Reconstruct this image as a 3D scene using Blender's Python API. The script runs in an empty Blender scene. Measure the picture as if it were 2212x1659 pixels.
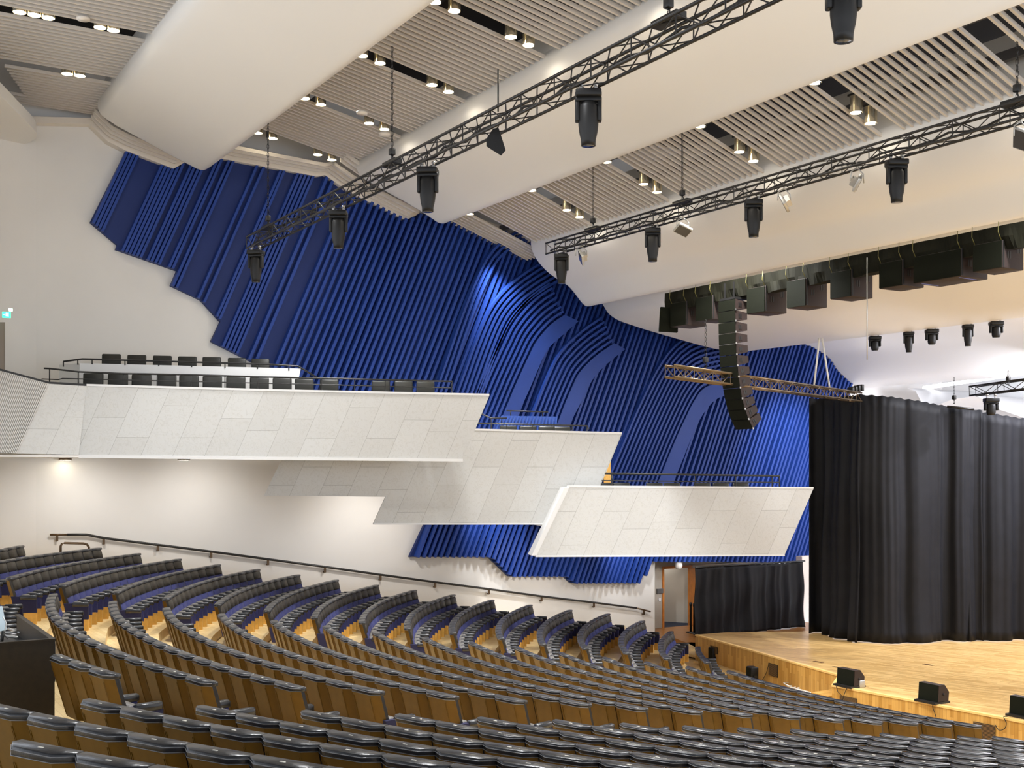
import bpy, bmesh, math, random
from mathutils import Vector, Matrix
from mathutils.geometry import tessellate_polygon
random.seed(7)
SC = bpy.context.scene
COL = SC.collection
# world: X runs towards the stage, Y towards the far (left) wall, Z up; z = 0 is the floor in front of the stage
ZC = 5.76
FPX = 2500.0
CA, CB = .85355, .52102
# ---------------------------------------------------------------- camera
cam = bpy.data.cameras.new('camera'); camo = bpy.data.objects.new('camera', cam); COL.objects.link(camo)
cam.sensor_width = 36; cam.lens = FPX / 2212 * 36
cam.shift_y = (1008 - 829.5) / 2212
cam.clip_start = .1; cam.clip_end = 300
camo.matrix_world = Matrix(((CA, 0, -CB, 0), (-CB, 0, -CA, 0), (0, 1, 0, ZC), (0, 0, 0, 1)))
SC.camera = camo
# ---------------------------------------------------------------- world, exposure
w = bpy.data.worlds.new('world'); SC.world = w; w.use_nodes = True
bgn = w.node_tree.nodes['Background']
bgn.inputs[1].default_value = 1.0
# ambient fill: gradient added to brighten slat undersides from below, dimmer above
wn = w.node_tree; wtc = wn.nodes.new('ShaderNodeTexCoord'); wsp = wn.nodes.new('ShaderNodeSeparateXYZ'); wrp = wn.nodes.new('ShaderNodeValToRGB'); wmr = wn.nodes.new('ShaderNodeMapRange')
wmr.inputs[1].default_value = -.35; wmr.inputs[2].default_value = .35
wrp.color_ramp.elements[0].color = (1.8, 1.89, 2.05, 1); wrp.color_ramp.elements[1].color = (.42, .45, .5, 1)
wn.links.new(wtc.outputs['Generated'], wsp.inputs[0]); wn.links.new(wsp.outputs[2], wmr.inputs[0]); wn.links.new(wmr.outputs[0], wrp.inputs[0]); wn.links.new(wrp.outputs[0], bgn.inputs[0])
SC.view_settings.view_transform = 'Standard'; SC.view_settings.look = 'None'
SC.view_settings.exposure = 0.5; SC.view_settings.gamma = 1.0
SC.cycles.max_bounces = 7; SC.cycles.diffuse_bounces = 4; SC.cycles.glossy_bounces = 3
SC.cycles.sample_clamp_indirect = 4.0
SC.cycles.use_denoising = True
def area(loc, to, size, power, color=(1, .95, .88), sy=None):
    l = bpy.data.lights.new('area_light', 'AREA'); l.energy = power; l.color = color; l.size = size
    if sy: l.shape = 'RECTANGLE'; l.size_y = sy
    o = bpy.data.objects.new('area_light', l); COL.objects.link(o); o.location = loc
    o.rotation_euler = (Vector(to) - Vector(loc)).to_track_quat('-Z', 'Y').to_euler(); o['kind'] = 'helper'
    return o
def spot(loc, to, power, angle=80, blend=.6, color=(1, .9, .75), r=.08):
    l = bpy.data.lights.new('spot_light', 'SPOT'); l.energy = power; l.color = color; l.spot_size = math.radians(angle)
    l.spot_blend = blend; l.shadow_soft_size = r
    o = bpy.data.objects.new('spot_light', l); COL.objects.link(o); o.location = loc
    o.rotation_euler = (Vector(to) - Vector(loc)).to_track_quat('-Z', 'Y').to_euler(); o['kind'] = 'helper'
    return o
# stage work lights, above and behind the ceiling shells over the platform
area((30, 16, ZC + 4.4), (28, 17, 0), 6, 2000, (.92, .93, 1), 6)
area((34.5, 20, ZC + 2.4), (39, 22, ZC + 2.4), 5, 900, (.92, .94, 1), 2)
# house lights: warm downlights over the seats
for s_, w_, z_ in ((5, 12, 8.6), (5, 22, 8.6), (11, 9, 8.3), (11, 17, 8.3), (11, 25, 8.3), (17, 11, 6.3), (17, 19, 6.3), (17, 26, 6.3)):
    spot((s_, w_, ZC + z_), (s_ + .8, w_, 0), 2600, 100, .8, (.97, .98, 1), .3)
# lamps in the gaps of the slatted ceiling, beside the next shell
for s_, z_, ws in ((12.35, 8.45, (26.5, 23.1, 19.7, 16.3)), (18.1, 6.85, (26.2, 22.8, 19.35, 16.0, 12.6))):
    for w_ in ws: spot((s_, w_, ZC + z_ - .06), (s_ + .25, w_, ZC), 260 if s_ < 15 else 60, 150, .7, (1, .92, .78), .06)
for w_ in (21.3, 24.65, 27.9): spot((5.35, w_, ZC + 8.75), (5.9, w_, ZC + 7), 60, 120, .8, (1, .92, .78), .06)
# wall washers on the blue relief and under the balconies
spot((17.6, 29.9, ZC + 6.9), (19.2, 31.2, ZC + 2.2), 900, 62, .9, (.92, .95, 1), .1)
spot((29.5, 27.2, ZC + 3.6), (31.0, 31.2, ZC - .6), 1300, 70, .9, (.9, .94, 1), .1)
spot((17.2, 29.6, ZC - .9), (18.6, 31.2, ZC - 2.6), 160, 90, .9, (.92, .95, 1), .1)
spot((22.6, 29.6, ZC - 1.9), (23.6, 31.2, ZC - 3.4), 160, 90, .9, (.92, .95, 1), .1)
for x_, y_ in ((5.9, 29.1), (9.0, 29.1)): spot((x_, y_, ZC + .1), (x_ + .1, 31.4, ZC - 3.4), 120, 150, 1, (1, .96, .92), .1)
spot((13.9, 28.9, ZC - .55), (14.0, 31.4, ZC - 3.2), 170, 150, 1, (1, .96, .92), .1)
spot((19.6, 28.7, ZC - 2.6), (19.7, 31.2, ZC - 5), 90, 150, 1, (1, .97, .94), .05)
spot((24.0, 28.7, ZC - 2.4), (23.8, 31.2, ZC - 5), 60, 150, 1, (1, .97, .94), .05)
spot((26.3, 33.0, 2.9), (26.2, 33.2, 0), 60, 150, 1, (1, .95, .88), .1)  # unseen light added to brighten the corridor behind the door
spot((25.6, 29.6, 3.0), (26.6, 31.6, 1.2), 70, 110, 1, (1, .9, .8), .1)  # added fill light on the open door leaf, no fixture there
spot((31.2, 16.4, ZC + 4.5), (28.6, 21.2, 3), 1700, 75, 1, (.84, .82, 1), .1)  # unseen violet side light, set to graze the right drape folds
spot((23.6, 19.5, ZC + 3.4), (25.8, 24, 2), 350, 60, 1, (1, .9, .75), .1)  # added fill light on the narrow end panel of the drape

# ---------------------------------------------------------------- projection helpers
def ray(px, py):
    u = (px - 1106) / FPX
    return Vector((u * CA + CB, -u * CB + CA, (1008 - py) / FPX))
O3 = Vector((0, 0, ZC))
def on_w(px, py, W): r = ray(px, py); return O3 + r * (W / r.y)
def on_z(px, py, z): r = ray(px, py); return O3 + r * ((z - ZC) / r.z)
def on_s(px, py, S): r = ray(px, py); return O3 + r * (S / r.x)
def on_Z(px, py, Z): return O3 + ray(px, py) * Z
def on_line(px, py, P, D):      # vertical plane through the ground line P + t D
    r = ray(px, py)
    den = r.x * D[1] - r.y * D[0]
    t = (P[0] * D[1] - P[1] * D[0]) / den
    return O3 + r * t
def proj(p):
    X = p[0] * CA - p[1] * CB; Z = p[0] * CB + p[1] * CA
    if Z < .2: return (-9999, -9999, Z)
    return (1106 + FPX * X / Z, 1008 - FPX * (p[2] - ZC) / Z, Z)
# ---------------------------------------------------------------- materials
MATS = {}
def mat(name, col, rough=.5, metal=0, spec=.5, noise=0, nscale=8, bump=0, bscale=40, emit=None, estr=0, coat=0):
    if name in MATS: return MATS[name]
    m = bpy.data.materials.new(name); m.use_nodes = True; nt = m.node_tree; b = nt.nodes['Principled BSDF']
    b.inputs['Base Color'].default_value = (*col, 1); b.inputs['Roughness'].default_value = rough
    b.inputs['Metallic'].default_value = metal; b.inputs['Specular IOR Level'].default_value = spec
    if coat: b.inputs['Coat Weight'].default_value = coat; b.inputs['Coat Roughness'].default_value = .15
    tc = nt.nodes.new('ShaderNodeTexCoord')
    if noise:
        n = nt.nodes.new('ShaderNodeTexNoise'); n.inputs['Scale'].default_value = nscale; n.inputs['Detail'].default_value = 5
        nt.links.new(tc.outputs['Object'], n.inputs['Vector'])
        r = nt.nodes.new('ShaderNodeValToRGB'); r.color_ramp.elements[0].position = .3; r.color_ramp.elements[1].position = .7
        r.color_ramp.elements[0].color = (*[c * (1 - noise) for c in col], 1); r.color_ramp.elements[1].color = (*[min(1, c * (1 + noise)) for c in col], 1)
        nt.links.new(n.outputs['Fac'], r.inputs['Fac']); nt.links.new(r.outputs['Color'], b.inputs['Base Color'])
    if bump:
        n2 = nt.nodes.new('ShaderNodeTexNoise'); n2.inputs['Scale'].default_value = bscale
        nt.links.new(tc.outputs['Object'], n2.inputs['Vector'])
        bp = nt.nodes.new('ShaderNodeBump'); bp.inputs['Strength'].default_value = bump; bp.inputs['Distance'].default_value = .01
        nt.links.new(n2.outputs['Fac'], bp.inputs['Height']); nt.links.new(bp.outputs['Normal'], b.inputs['Normal'])
    if emit: b.inputs['Emission Color'].default_value = (*emit, 1); b.inputs['Emission Strength'].default_value = estr
    MATS[name] = m; return m
def brick_mat(name, c1, c2, mortar, bw, rh, msize, rot=(0, 0, 0), skew=0, axes='XY', rough=.3, vein=None, spec=.5, bias=0):
    m = bpy.data.materials.new(name); m.use_nodes = True; nt = m.node_tree; b = nt.nodes['Principled BSDF']
    b.inputs['Roughness'].default_value = rough; b.inputs['Specular IOR Level'].default_value = spec
    tc = nt.nodes.new('ShaderNodeTexCoord'); sx = nt.nodes.new('ShaderNodeSeparateXYZ'); cx = nt.nodes.new('ShaderNodeCombineXYZ')
    nt.links.new(tc.outputs['Object'], sx.inputs[0])
    def src(ch): return sx.outputs['XYZ'.index(ch)]
    u = src(axes[0]); v = src(axes[1])
    if skew:   # v' = v - skew * u
        ml = nt.nodes.new('ShaderNodeMath'); ml.operation = 'MULTIPLY_ADD'; ml.inputs[1].default_value = -skew
        nt.links.new(u, ml.inputs[0]); nt.links.new(v, ml.inputs[2]); v = ml.outputs[0]
    nt.links.new(u, cx.inputs[0]); nt.links.new(v, cx.inputs[1])
    mp = nt.nodes.new('ShaderNodeMapping'); mp.inputs['Rotation'].default_value = rot
    nt.links.new(cx.outputs[0], mp.inputs[0])
    br = nt.nodes.new('ShaderNodeTexBrick'); br.inputs['Color1'].default_value = (*c1, 1); br.inputs['Color2'].default_value = (*c2, 1)
    br.inputs['Mortar'].default_value = (*mortar, 1); br.inputs['Scale'].default_value = 1; br.inputs['Mortar Size'].default_value = msize
    br.inputs['Mortar Smooth'].default_value = 0; br.inputs['Bias'].default_value = bias
    br.inputs['Brick Width'].default_value = bw; br.inputs['Row Height'].default_value = rh; br.offset = .4; br.offset_frequency = 2; br.squash = 1.25; br.squash_frequency = 3
    nt.links.new(mp.outputs[0], br.inputs['Vector'])
    out = br.outputs['Color']
    n = nt.nodes.new('ShaderNodeTexNoise'); n.inputs['Detail'].default_value = 8
    mx = nt.nodes.new('ShaderNodeMix'); mx.data_type = 'RGBA'; mx.blend_type = 'MULTIPLY'; mx.inputs[0].default_value = 1
    r = nt.nodes.new('ShaderNodeValToRGB')
    if vein == 'marble':
        n.inputs['Scale'].default_value = 5; n.inputs['Distortion'].default_value = 2.2
        nt.links.new(tc.outputs['Object'], n.inputs['Vector'])
        r.color_ramp.elements[0].position = .47; r.color_ramp.elements[0].color = (1, 1, 1, 1)
        r.color_ramp.elements[1].position = .53; r.color_ramp.elements[1].color = (1, 1, 1, 1)
        e = r.color_ramp.elements.new(.5); e.color = (.9, .89, .87, 1)
    else:
        mp2 = nt.nodes.new('ShaderNodeMapping'); mp2.inputs['Scale'].default_value = (1.2, 22, 1.2); mp2.inputs['Rotation'].default_value = rot
        nt.links.new(cx.outputs[0], mp2.inputs[0]); nt.links.new(mp2.outputs[0], n.inputs['Vector']); n.inputs['Scale'].default_value = 1.5
        r.color_ramp.elements[0].color = (.82, .78, .72, 1); r.color_ramp.elements[1].color = (1, 1, 1, 1)
        r.color_ramp.elements[0].position = .3; r.color_ramp.elements[1].position = .6
    nt.links.new(n.outputs['Fac'], r.inputs['Fac']); nt.links.new(out, mx.inputs[6]); nt.links.new(r.outputs['Color'], mx.inputs[7])
    nt.links.new(mx.outputs[2], b.inputs['Base Color'])
    MATS[name] = m; return m
M_WALL = mat('white_plaster', (.75, .73, .695), .55, noise=.03, nscale=.6)
M_SHELL = mat('ceiling_shell', (.76, .735, .69), .42, spec=.35)
M_STSHELL = mat('stage_shell', (.86, .85, .86), .35)
M_SLAT = mat('slat_aluminium', (.62, .57, .51), .42)
M_DARK = mat('dark_void', (.012, .011, .011), .9)
M_TRIM = mat('trim_paint', (.74, .68, .6), .5)
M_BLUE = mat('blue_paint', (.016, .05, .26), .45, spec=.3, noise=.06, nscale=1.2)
M_BLUEP = mat('blue_paint_shaded', (.014, .03, .135), .5, spec=.25, noise=.06, nscale=.8)  # same blue paint, darkened for the shade between the ribs
M_FABRIC = mat('blue_fabric', (.028, .032, .125), .85, noise=.12, nscale=30)
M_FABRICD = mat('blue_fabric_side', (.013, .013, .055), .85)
M_LEATH = mat('black_leather', (.018, .019, .022), .3, spec=.6, bump=.25, bscale=30)
M_GREYL = mat('grey_leather', (.16, .15, .135), .4, bump=.2, bscale=40)
M_HEADR = mat('headrest_leather', (.034, .028, .019), .48, spec=.4)
M_SHELLB = mat('seat_shell_brown', (.145, .074, .006), .42, spec=.35, noise=.1, nscale=9)
M_OAK = mat('oak_base', (.72, .40, .085), .45, noise=.12, nscale=12)
M_PIPE = mat('piping_grey', (.20, .205, .215), .25, spec=.8)
M_TAG = mat('tag_cream', (.8, .76, .66), .4)
M_BLACK = mat('black_metal', (.018, .017, .016), .4, metal=.2)
M_TRUSS = mat('truss_black', (.014, .012, .01), .35, spec=.5)
M_FIX = mat('fixture_black', (.009, .0085, .008), .45, spec=.35)
M_STEEL = mat('steel', (.55, .53, .5), .3, metal=.9)
M_SPKF = mat('speaker_grille', (.007, .008, .0035), .75, spec=.12, bump=.5, bscale=300)
M_SPKB = mat('speaker_side', (.032, .02, .017), .6, spec=.3)
M_DRAPE = mat('black_drape', (.009, .0095, .012), .62, spec=.22, noise=.15, nscale=3)
M_DRAPE2 = mat('olive_drape', (.008, .0075, .003), .8, spec=.15, noise=.2, nscale=4)
M_LAMP = mat('lamp_face', (1, .95, .85), .5, emit=(1, .9, .68), estr=14)
M_REFL = mat('lamp_housing', (.75, .66, .48), .22, metal=.85)
M_TUBE = mat('light_strip', (1, 1, 1), .5, emit=(.95, .96, 1), estr=2.2)
M_DOOR = mat('door_wood', (.5, .18, .035), .4, noise=.15, nscale=6)
M_CORR = mat('corridor_paint', (.5, .46, .4), .6)
M_CARPET = mat('blue_carpet', (.012, .018, .04), .9)
M_DESK = mat('desk_black', (.018, .012, .005), .5, spec=.3, noise=.2, nscale=14)
M_BRONZE = mat('bronze', (.13, .085, .05), .35, metal=.8)
M_WHITEC = mat('white_cable', (.75, .74, .7), .5)
M_BLCHAIR = mat('chair_leather', (.010, .011, .009), .42, spec=.45)
M_SILVER = mat('silver_paint', (.5, .49, .46), .35, metal=.6)
M_GREEN = mat('exit_green', (.02, .4, .2), .4, emit=(.05, .7, .4), estr=1.5)
M_WHITE = mat('white_gloss', (.78, .78, .77), .35)
M_SCREEN = mat('screen', (.05, .07, .09), .2, emit=(.5, .6, .65), estr=.6)
M_FLOOR = brick_mat('oak_floor', (.84, .65, .34), (.74, .54, .25), (.4, .22, .07), .9, .09, .0015, rot=(0, 0, 1.57), rough=.32)
M_STAGE = brick_mat('stage_parquet', (.76, .52, .22), (.52, .32, .11), (.3, .15, .04), .55, .075, .0015, rot=(0, 0, 1.2), rough=.28)
M_STAGEF = brick_mat('stage_front_oak', (.68, .40, .11), (.48, .25, .05), (.35, .17, .04), .7, .085, .002, axes='ZY', rough=.35)
# ---------------------------------------------------------------- mesh builder
class MB:
    def __init__(self): self.v = []; self.f = []; self.m = []; self.s = []
    def add(self, vs, fs, mi=0, smooth=False):
        o = len(self.v); self.v += [tuple(x) for x in vs]
        for f in fs: self.f.append([i + o for i in f]); self.m.append(mi); self.s.append(smooth)
        return self
    def merge(self, other, M=None, mi=None):
        vs = [M @ Vector(v) for v in other.v] if M is not None else other.v
        o = len(self.v); self.v += [tuple(x) for x in vs]
        self.f += [[i + o for i in f] for f in other.f]
        self.m += ([mi] * len(other.m) if mi is not None else other.m); self.s += other.s
        return self
    def box(self, a, b, mi=0, M=None, top=1.0):
        (x0, y0, z0), (x1, y1, z1) = a, b
        vs = [(x0, y0, z0), (x1, y0, z0), (x1, y1, z0), (x0, y1, z0), (x0, y0, z1), (x1, y0, z1), (x1, y1, z1), (x0, y1, z1)]
        if top != 1:
            cx, cy = (x0 + x1) / 2, (y0 + y1) / 2
            vs = vs[:4] + [(cx + (x - cx) * top, cy + (y - cy) * top, z) for x, y, z in vs[4:]]
        if M is not None: vs = [M @ Vector(v) for v in vs]
        return self.add(vs, [(0, 3, 2, 1), (4, 5, 6, 7), (0, 1, 5, 4), (1, 2, 6, 5), (2, 3, 7, 6), (3, 0, 4, 7)], mi)
    def rbox(self, a, b, r=.01, mi=0, M=None, seg=2, shear=None):
        bm = bmesh.new(); bmesh.ops.create_cube(bm, size=1)
        c = [(a[i] + b[i]) / 2 for i in range(3)]; s = [b[i] - a[i] for i in range(3)]
        for v in bm.verts: v.co = Vector((c[0] + v.co.x * s[0], c[1] + v.co.y * s[1], c[2] + v.co.z * s[2]))
        bmesh.ops.bevel(bm, geom=bm.edges[:], offset=r, segments=seg, affect='EDGES', profile=.5)
        return self.frombm(bm, mi, M, True, shear)
    def frombm(self, bm, mi=0, M=None, smooth=True, shear=None):
        bm.verts.index_update(); vs = [v.co.copy() for v in bm.verts]
        if shear: vs = [Vector(shear(v)) for v in vs]
        if M is not None: vs = [M @ v for v in vs]
        self.add(vs, [[v.index for v in f.verts] for f in bm.faces], mi, smooth); bm.free(); return self
    def prism(self, poly, fa, fb, mi=0):
        """poly: 2D points; fa, fb map a 2D point to 3D on the two faces"""
        n = len(poly); vs = [fa(p) for p in poly] + [fb(p) for p in poly]
        tri = tessellate_polygon([[Vector((p[0], p[1], 0)) for p in poly]])
        fs = [tuple(t) for t in tri] + [tuple(n + i for i in reversed(t)) for t in tri]
        fs += [(i, (i + 1) % n, n + (i + 1) % n, n + i) for i in range(n)]
        return self.add(vs, fs, mi)
    def tube(self, pts, r, n=8, mi=0, cap=True):
        pts = [Vector(p) for p in pts]; vs = []; k = len(pts)
        up = None
        for i, p in enumerate(pts):
            d = (pts[min(i + 1, k - 1)] - pts[max(i - 1, 0)]).normalized()
            if up is None: up = Vector((0, 0, 1)) if abs(d.z) < .9 else Vector((1, 0, 0))
            x = d.cross(up)
            if x.length < 1e-5: x = d.cross(Vector((0, 1, .3)))
            x.normalize(); y = x.cross(d).normalized()
            rr = r[i] if isinstance(r, (list, tuple)) else r
            vs += [p + (x * math.cos(6.28318 * j / n) + y * math.sin(6.28318 * j / n)) * rr for j in range(n)]
        fs = [(i * n + j, i * n + (j + 1) % n, (i + 1) * n + (j + 1) % n, (i + 1) * n + j) for i in range(k - 1) for j in range(n)]
        if cap: fs += [tuple(reversed(range(n))), tuple((k - 1) * n + j for j in range(n))]
        return self.add(vs, fs, mi, True)
    def strip(self, path, prof, mi=0, smooth=False, closed=False):
        """sweep: path = list of lists of points (each a cross-section)"""
        n = len(path[0]); vs = [p for sec in path for p in sec]; fs = []
        m = n if closed else n - 1
        for i in range(len(path) - 1):
            for j in range(m): fs.append((i * n + j, i * n + (j + 1) % n, (i + 1) * n + (j + 1) % n, (i + 1) * n + j))
        if closed:
            fs.append(tuple(reversed(range(n)))); fs.append(tuple((len(path) - 1) * n + j for j in range(n)))
        return self.add(vs, fs, mi, smooth)
    def mesh(self, name, mats):
        me = bpy.data.meshes.new(name); me.from_pydata(self.v, [], self.f)
        if not isinstance(mats, (list, tuple)): mats = [mats]
        for m in mats: me.materials.append(m)
        if len(mats) > 1: me.polygons.foreach_set('material_index', self.m)
        me.polygons.foreach_set('use_smooth', self.s)
        me.validate(); me.update(); return me
    def obj(self, name, mats, parent=None, loc=None):
        o = bpy.data.objects.new(name, self.mesh(name, mats)); COL.objects.link(o)
        if parent is not None: o.parent = parent
        if loc is not None: o.location = loc
        return o
def fixn(o):
    bm = bmesh.new(); bm.from_mesh(o.data); bmesh.ops.recalc_face_normals(bm, faces=bm.faces[:]); bm.to_mesh(o.data); bm.free(); return o
def tag(o, label=None, cat=None, group=None, kind=None):
    if label: o['label'] = label
    if cat: o['category'] = cat
    if group: o['group'] = group
    if kind: o['kind'] = kind
    return o
def empty(name, loc=(0, 0, 0), rz=0, **k):
    o = bpy.data.objects.new(name, None); COL.objects.link(o); o.location = loc; o.rotation_euler = (0, 0, rz); o.empty_display_size = .1
    return tag(o, **k)
def struct(o): o['kind'] = 'structure'; return o
def copy_tree(o, parent=None):
    c = o.copy(); COL.objects.link(c)
    if parent is not None: c.parent = parent
    for ch in list(KIDS.get(o.name, [])) or [x for x in o.children]: copy_tree(ch, c)
    return c
KIDS = {}
def V2(p): return Vector((p[0], p[1]))
# ================================================================ SETTING
WW = 31.2      # far wall plane
WE = 29.6      # ends of the ceiling shells
# ---- seat rows (pixel measured ends, each on its own row level)
Ms = [(107, 1282), (235.5, 1298), (351, 1312), (470, 1325), (583, 1339), (695, 1351), (802, 1364), (908.5, 1375.6), (1008, 1385.6), (1108, 1397), (1203, 1409), (1296.5, 1419), (1387, 1429), (1476.5, 1439), (1565, 1447.7)]
Me = [(445, 1475), (638.7, 1486.6), (811.8, 1495.6), (974.5, 1506), (1123.7, 1515.5), (1264.2, 1522.8), (1388, 1531.8), (1507.4, 1539), (1616, 1545), (1720.6, 1549.9), (1816, 1556.8), (1900, 1561.5), (1977.3, 1563.9), (2051, 1568.5), (2116.4, 1569.2)]
Ns = [(637, 1537), (841.6, 1545), (1019.7, 1551.7), (1184, 1557), (1331, 1564.3), (1466, 1570), (1586, 1573.7), (1700.6, 1577), (1797.5, 1580.6), (1895, 1585.5), (1982.7, 1588.5), (2062.6, 1591), (2138.7, 1592), (2210, 1592.6), (2280, 1592)]
Fn = [(124, 1264), (240, 1279), (349, 1293), (461.5, 1305.5), (569, 1319), (672, 1333), (775, 1344), (874, 1357), (972, 1367), (1077, 1378), (1168, 1391), (1259.5, 1400), (1349, 1410), (1436, 1422), (1524, 1430)]
Ff = [(382, 1207), (467, 1219), (552, 1229), (639, 1241), (722, 1252), (809, 1263), (891, 1274), (974.5, 1284), (1058.6, 1295), (1141, 1306), (1227, 1317), (1309, 1325), (1384, 1340), (1445, 1363), (1502, 1396)]
SH = .88
ROW = {}
FN_N = [16, 16, 16, 16, 16, 16, 15, 15, 15, 15, 14, 14, 13, 11, 6]
for k in range(1, 16):
    h = 2.26 + .187 * (k - 1); zt = ZC - h; i = k - 1
    ROW[k] = dict(zt=zt, zf=zt - SH, Ms=V2(on_z(*Ms[i], zt)), Me=V2(on_z(*Me[i], zt)), Ns=V2(on_z(*Ns[i], zt)), Fn=V2(on_z(*Fn[i], zt)),
                  Ff=V2(on_z(*Ff[i], zt - .14 * FN_N[i] / 16)), R=22 - .57 * (k - 1), nF=FN_N[i], dF=.14 * FN_N[i] / 16)
for k in range(0, -5, -1):
    h = 2.26 + .187 * (k - 1); zt = ZC - h; r1 = ROW[1]; st = Vector((1.02 * (k - 1), 0))
    ROW[k] = dict(zt=zt, zf=zt - SH, R=22.5, nF=16, dF=.14)
    for q in ('Ms', 'Me', 'Ns', 'Fn', 'Ff'): ROW[k][q] = r1[q] + st
ROW[0]['Me'] = V2(on_z(233, 1458.5, ROW[0]['zt'])); ROW[0]['Ns'] = V2(on_z(409, 1527, ROW[0]['zt']))
ROW[0]['Fn'] = V2(on_z(10, 1248, ROW[0]['zt'])); ROW[0]['Ff'] = V2(on_z(294, 1195, ROW[0]['zt'] - .14))
ROW[-1]['Ff'] = V2(on_z(209, 1183, ROW[-1]['zt'] - .14)); ROW[-1]['Fn'] = ROW[0]['Fn'] + (ROW[-1]['Ff'] - ROW[0]['Ff'])
ROW[-1]['Ns'] = V2(on_z(161, 1513, ROW[-1]['zt']))
ROW[-2]['Ns'] = Vector((.86, 9.5)); ROW[-3]['Ns'] = Vector((-.15, 9.3))
def arc(A, B, R, n, side=(1, 0)):
    A = Vector(A); B = Vector(B); d = B - A; L = d.length; m = (A + B) / 2; nr = Vector((d.y, -d.x)) / L
    if nr.dot(Vector(side)) < 0: nr = -nr
    c = m + nr * math.sqrt(max(R * R - L * L / 4, .01)); a0 = math.atan2(*(A - c).yx); a1 = math.atan2(*(B - c).yx)
    da = (a1 - a0 + math.pi) % (2 * math.pi) - math.pi
    return [c + Vector((math.cos(a0 + da * t / n), math.sin(a0 + da * t / n))) * R for t in range(n + 1)]
NV = Vector((4.0, -6.9))
def blocks(k):
    r = ROW[k]; out = {}
    out['F'] = arc(r['Fn'], r['Ff'], r['R'] * 1.1, r['nF'])
    L = (r['Me'] - r['Ms']).length
    nM = max(1, round(L * 1.02 / .56))
    out['M'] = arc(r['Ms'], r['Me'], r['R'], nM)
    out['N'] = arc(r['Ns'], r['Ns'] + NV, r['R'], 15)
    return out
BL = {k: blocks(k) for k in ROW}
def row_s(k, wv):
    b = BL[k]; pts = list(reversed(b['N'])) + list(reversed(b['M'])) + list(b['F'])
    pts.sort(key=lambda p: p.y)
    if wv <= pts[0].y: return pts[0].x + (pts[0].y - wv) * .55
    if wv >= pts[-1].y: return pts[-1].x + (wv - pts[-1].y) * .6
    for p, q in zip(pts, pts[1:]):
        if p.y <= wv <= q.y: return p.x + (q.x - p.x) * (wv - p.y) / max(1e-6, q.y - p.y)
def drop(k, wv):
    r = ROW[k]; t = (wv - r['Fn'].y) / (r['Ff'].y - r['Fn'].y)
    return r['dF'] * max(0, min(1.1, t))
mb = MB(); wsmp = [-2 + i * (WW + 2) / 72 for i in range(73)]
ks = sorted(ROW)
ZS = .72                       # stage level
OFF = -.06
secs = []
for wv in wsmp:
    sec = []; prev = None
    for k in ks:
        s = row_s(k, wv) + OFF; z = ROW[k]['zf'] - drop(k, wv)
        if prev is not None: s = max(s, prev[0] + .02); sec.append(Vector((s, wv, prev[1])))
        else: sec.append(Vector((-9, wv, z)))
        sec.append(Vector((s, wv, z))); prev = (s, z)
    sec.append(Vector((max(31, prev[0]), wv, prev[1]))); secs.append(sec)
mb.strip(secs, None)
struct(fixn(mb.obj('floor', M_FLOOR)))
# landing by the stage door, with its edge
mb = MB(); L = [V2(on_z(1415, 1376, .12)), V2(on_z(1452, 1376, .12)), V2(on_z(1487, 1390, .12)), V2(on_z(1505, 1400, .12)), Vector((26.5, 26.9)), Vector((31, 27)), Vector((31, 31.84)), Vector((24.9, 31.84))]
mb.prism(L, lambda p: (p[0], p[1], .12), lambda p: (p[0], p[1], -.1)); struct(fixn(mb.obj('floor_landing', M_DOOR if 0 else mat('landing_wood', (.33, .14, .035), .3, noise=.15, nscale=5))))
# far wall: audience part with the cut-out corner for the stage door
s_c = on_w(1414, 1200, WW).x; z_l = on_w(1414, 1213, WW).z
ztop = ZC + 11
mb = MB()
poly = [(4.97, -1), (s_c, -1), (s_c, z_l), (36.5, z_l), (36.5, ztop), (4.97, ztop)]
mb.prism(poly, lambda p: (p[0], WW, p[1]), lambda p: (p[0], WW + .25, p[1]))
struct(fixn(mb.obj('wall_left', M_WALL)))
mb = MB(); secs = []
for i in range(13):
    a = math.radians(90 * i / 12)
    x = 4.97 - 2.6 * math.sin(a); y = WW - 3.2 * (1 - math.cos(a)); secs.append([Vector((x, y, -1)), Vector((x, y, ztop))])
secs.append([Vector((2.37, 20, -1)), Vector((2.37, 20, ztop))]) if 0 else None
secs.append([Vector((2.2, 26.6, -1)), Vector((2.2, 26.6, ztop))])
mb.strip(secs, None, smooth=True)
struct(fixn(mb.obj('wall_back', M_WALL)))
# stage side recess, door and corridor
mb = MB()
DW = 31.85
sA = on_w(1434, 1300, DW).x; sB = on_w(1491, 1300, DW).x; zD = on_w(1434, 1229, DW).z
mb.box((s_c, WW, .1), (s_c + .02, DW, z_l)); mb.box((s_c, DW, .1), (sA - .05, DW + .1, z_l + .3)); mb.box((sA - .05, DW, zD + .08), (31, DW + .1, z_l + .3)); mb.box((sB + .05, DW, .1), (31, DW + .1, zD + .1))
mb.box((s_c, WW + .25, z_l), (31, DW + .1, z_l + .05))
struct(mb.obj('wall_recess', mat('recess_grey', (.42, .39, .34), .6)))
mb = MB(); mb.box((sA - .08, DW - .03, .1), (sA, DW + .13, zD + .08)); mb.box((sB, DW - .03, .1), (sB + .08, DW + .13, zD + .08)); mb.box((sA, DW - .03, zD), (sB, DW + .13, zD + .08))
fr = struct(mb.obj('door_1', M_DOOR))
mb = MB(); q1 = V2(on_w(1491, 1300, DW)); q2 = V2(O3 + ray(1514, 1300) * 40.4)
dv = (q2 - q1).normalized(); nv = Vector((-dv.y, dv.x)) * .025; Lf = (q2 - q1).length
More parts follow.
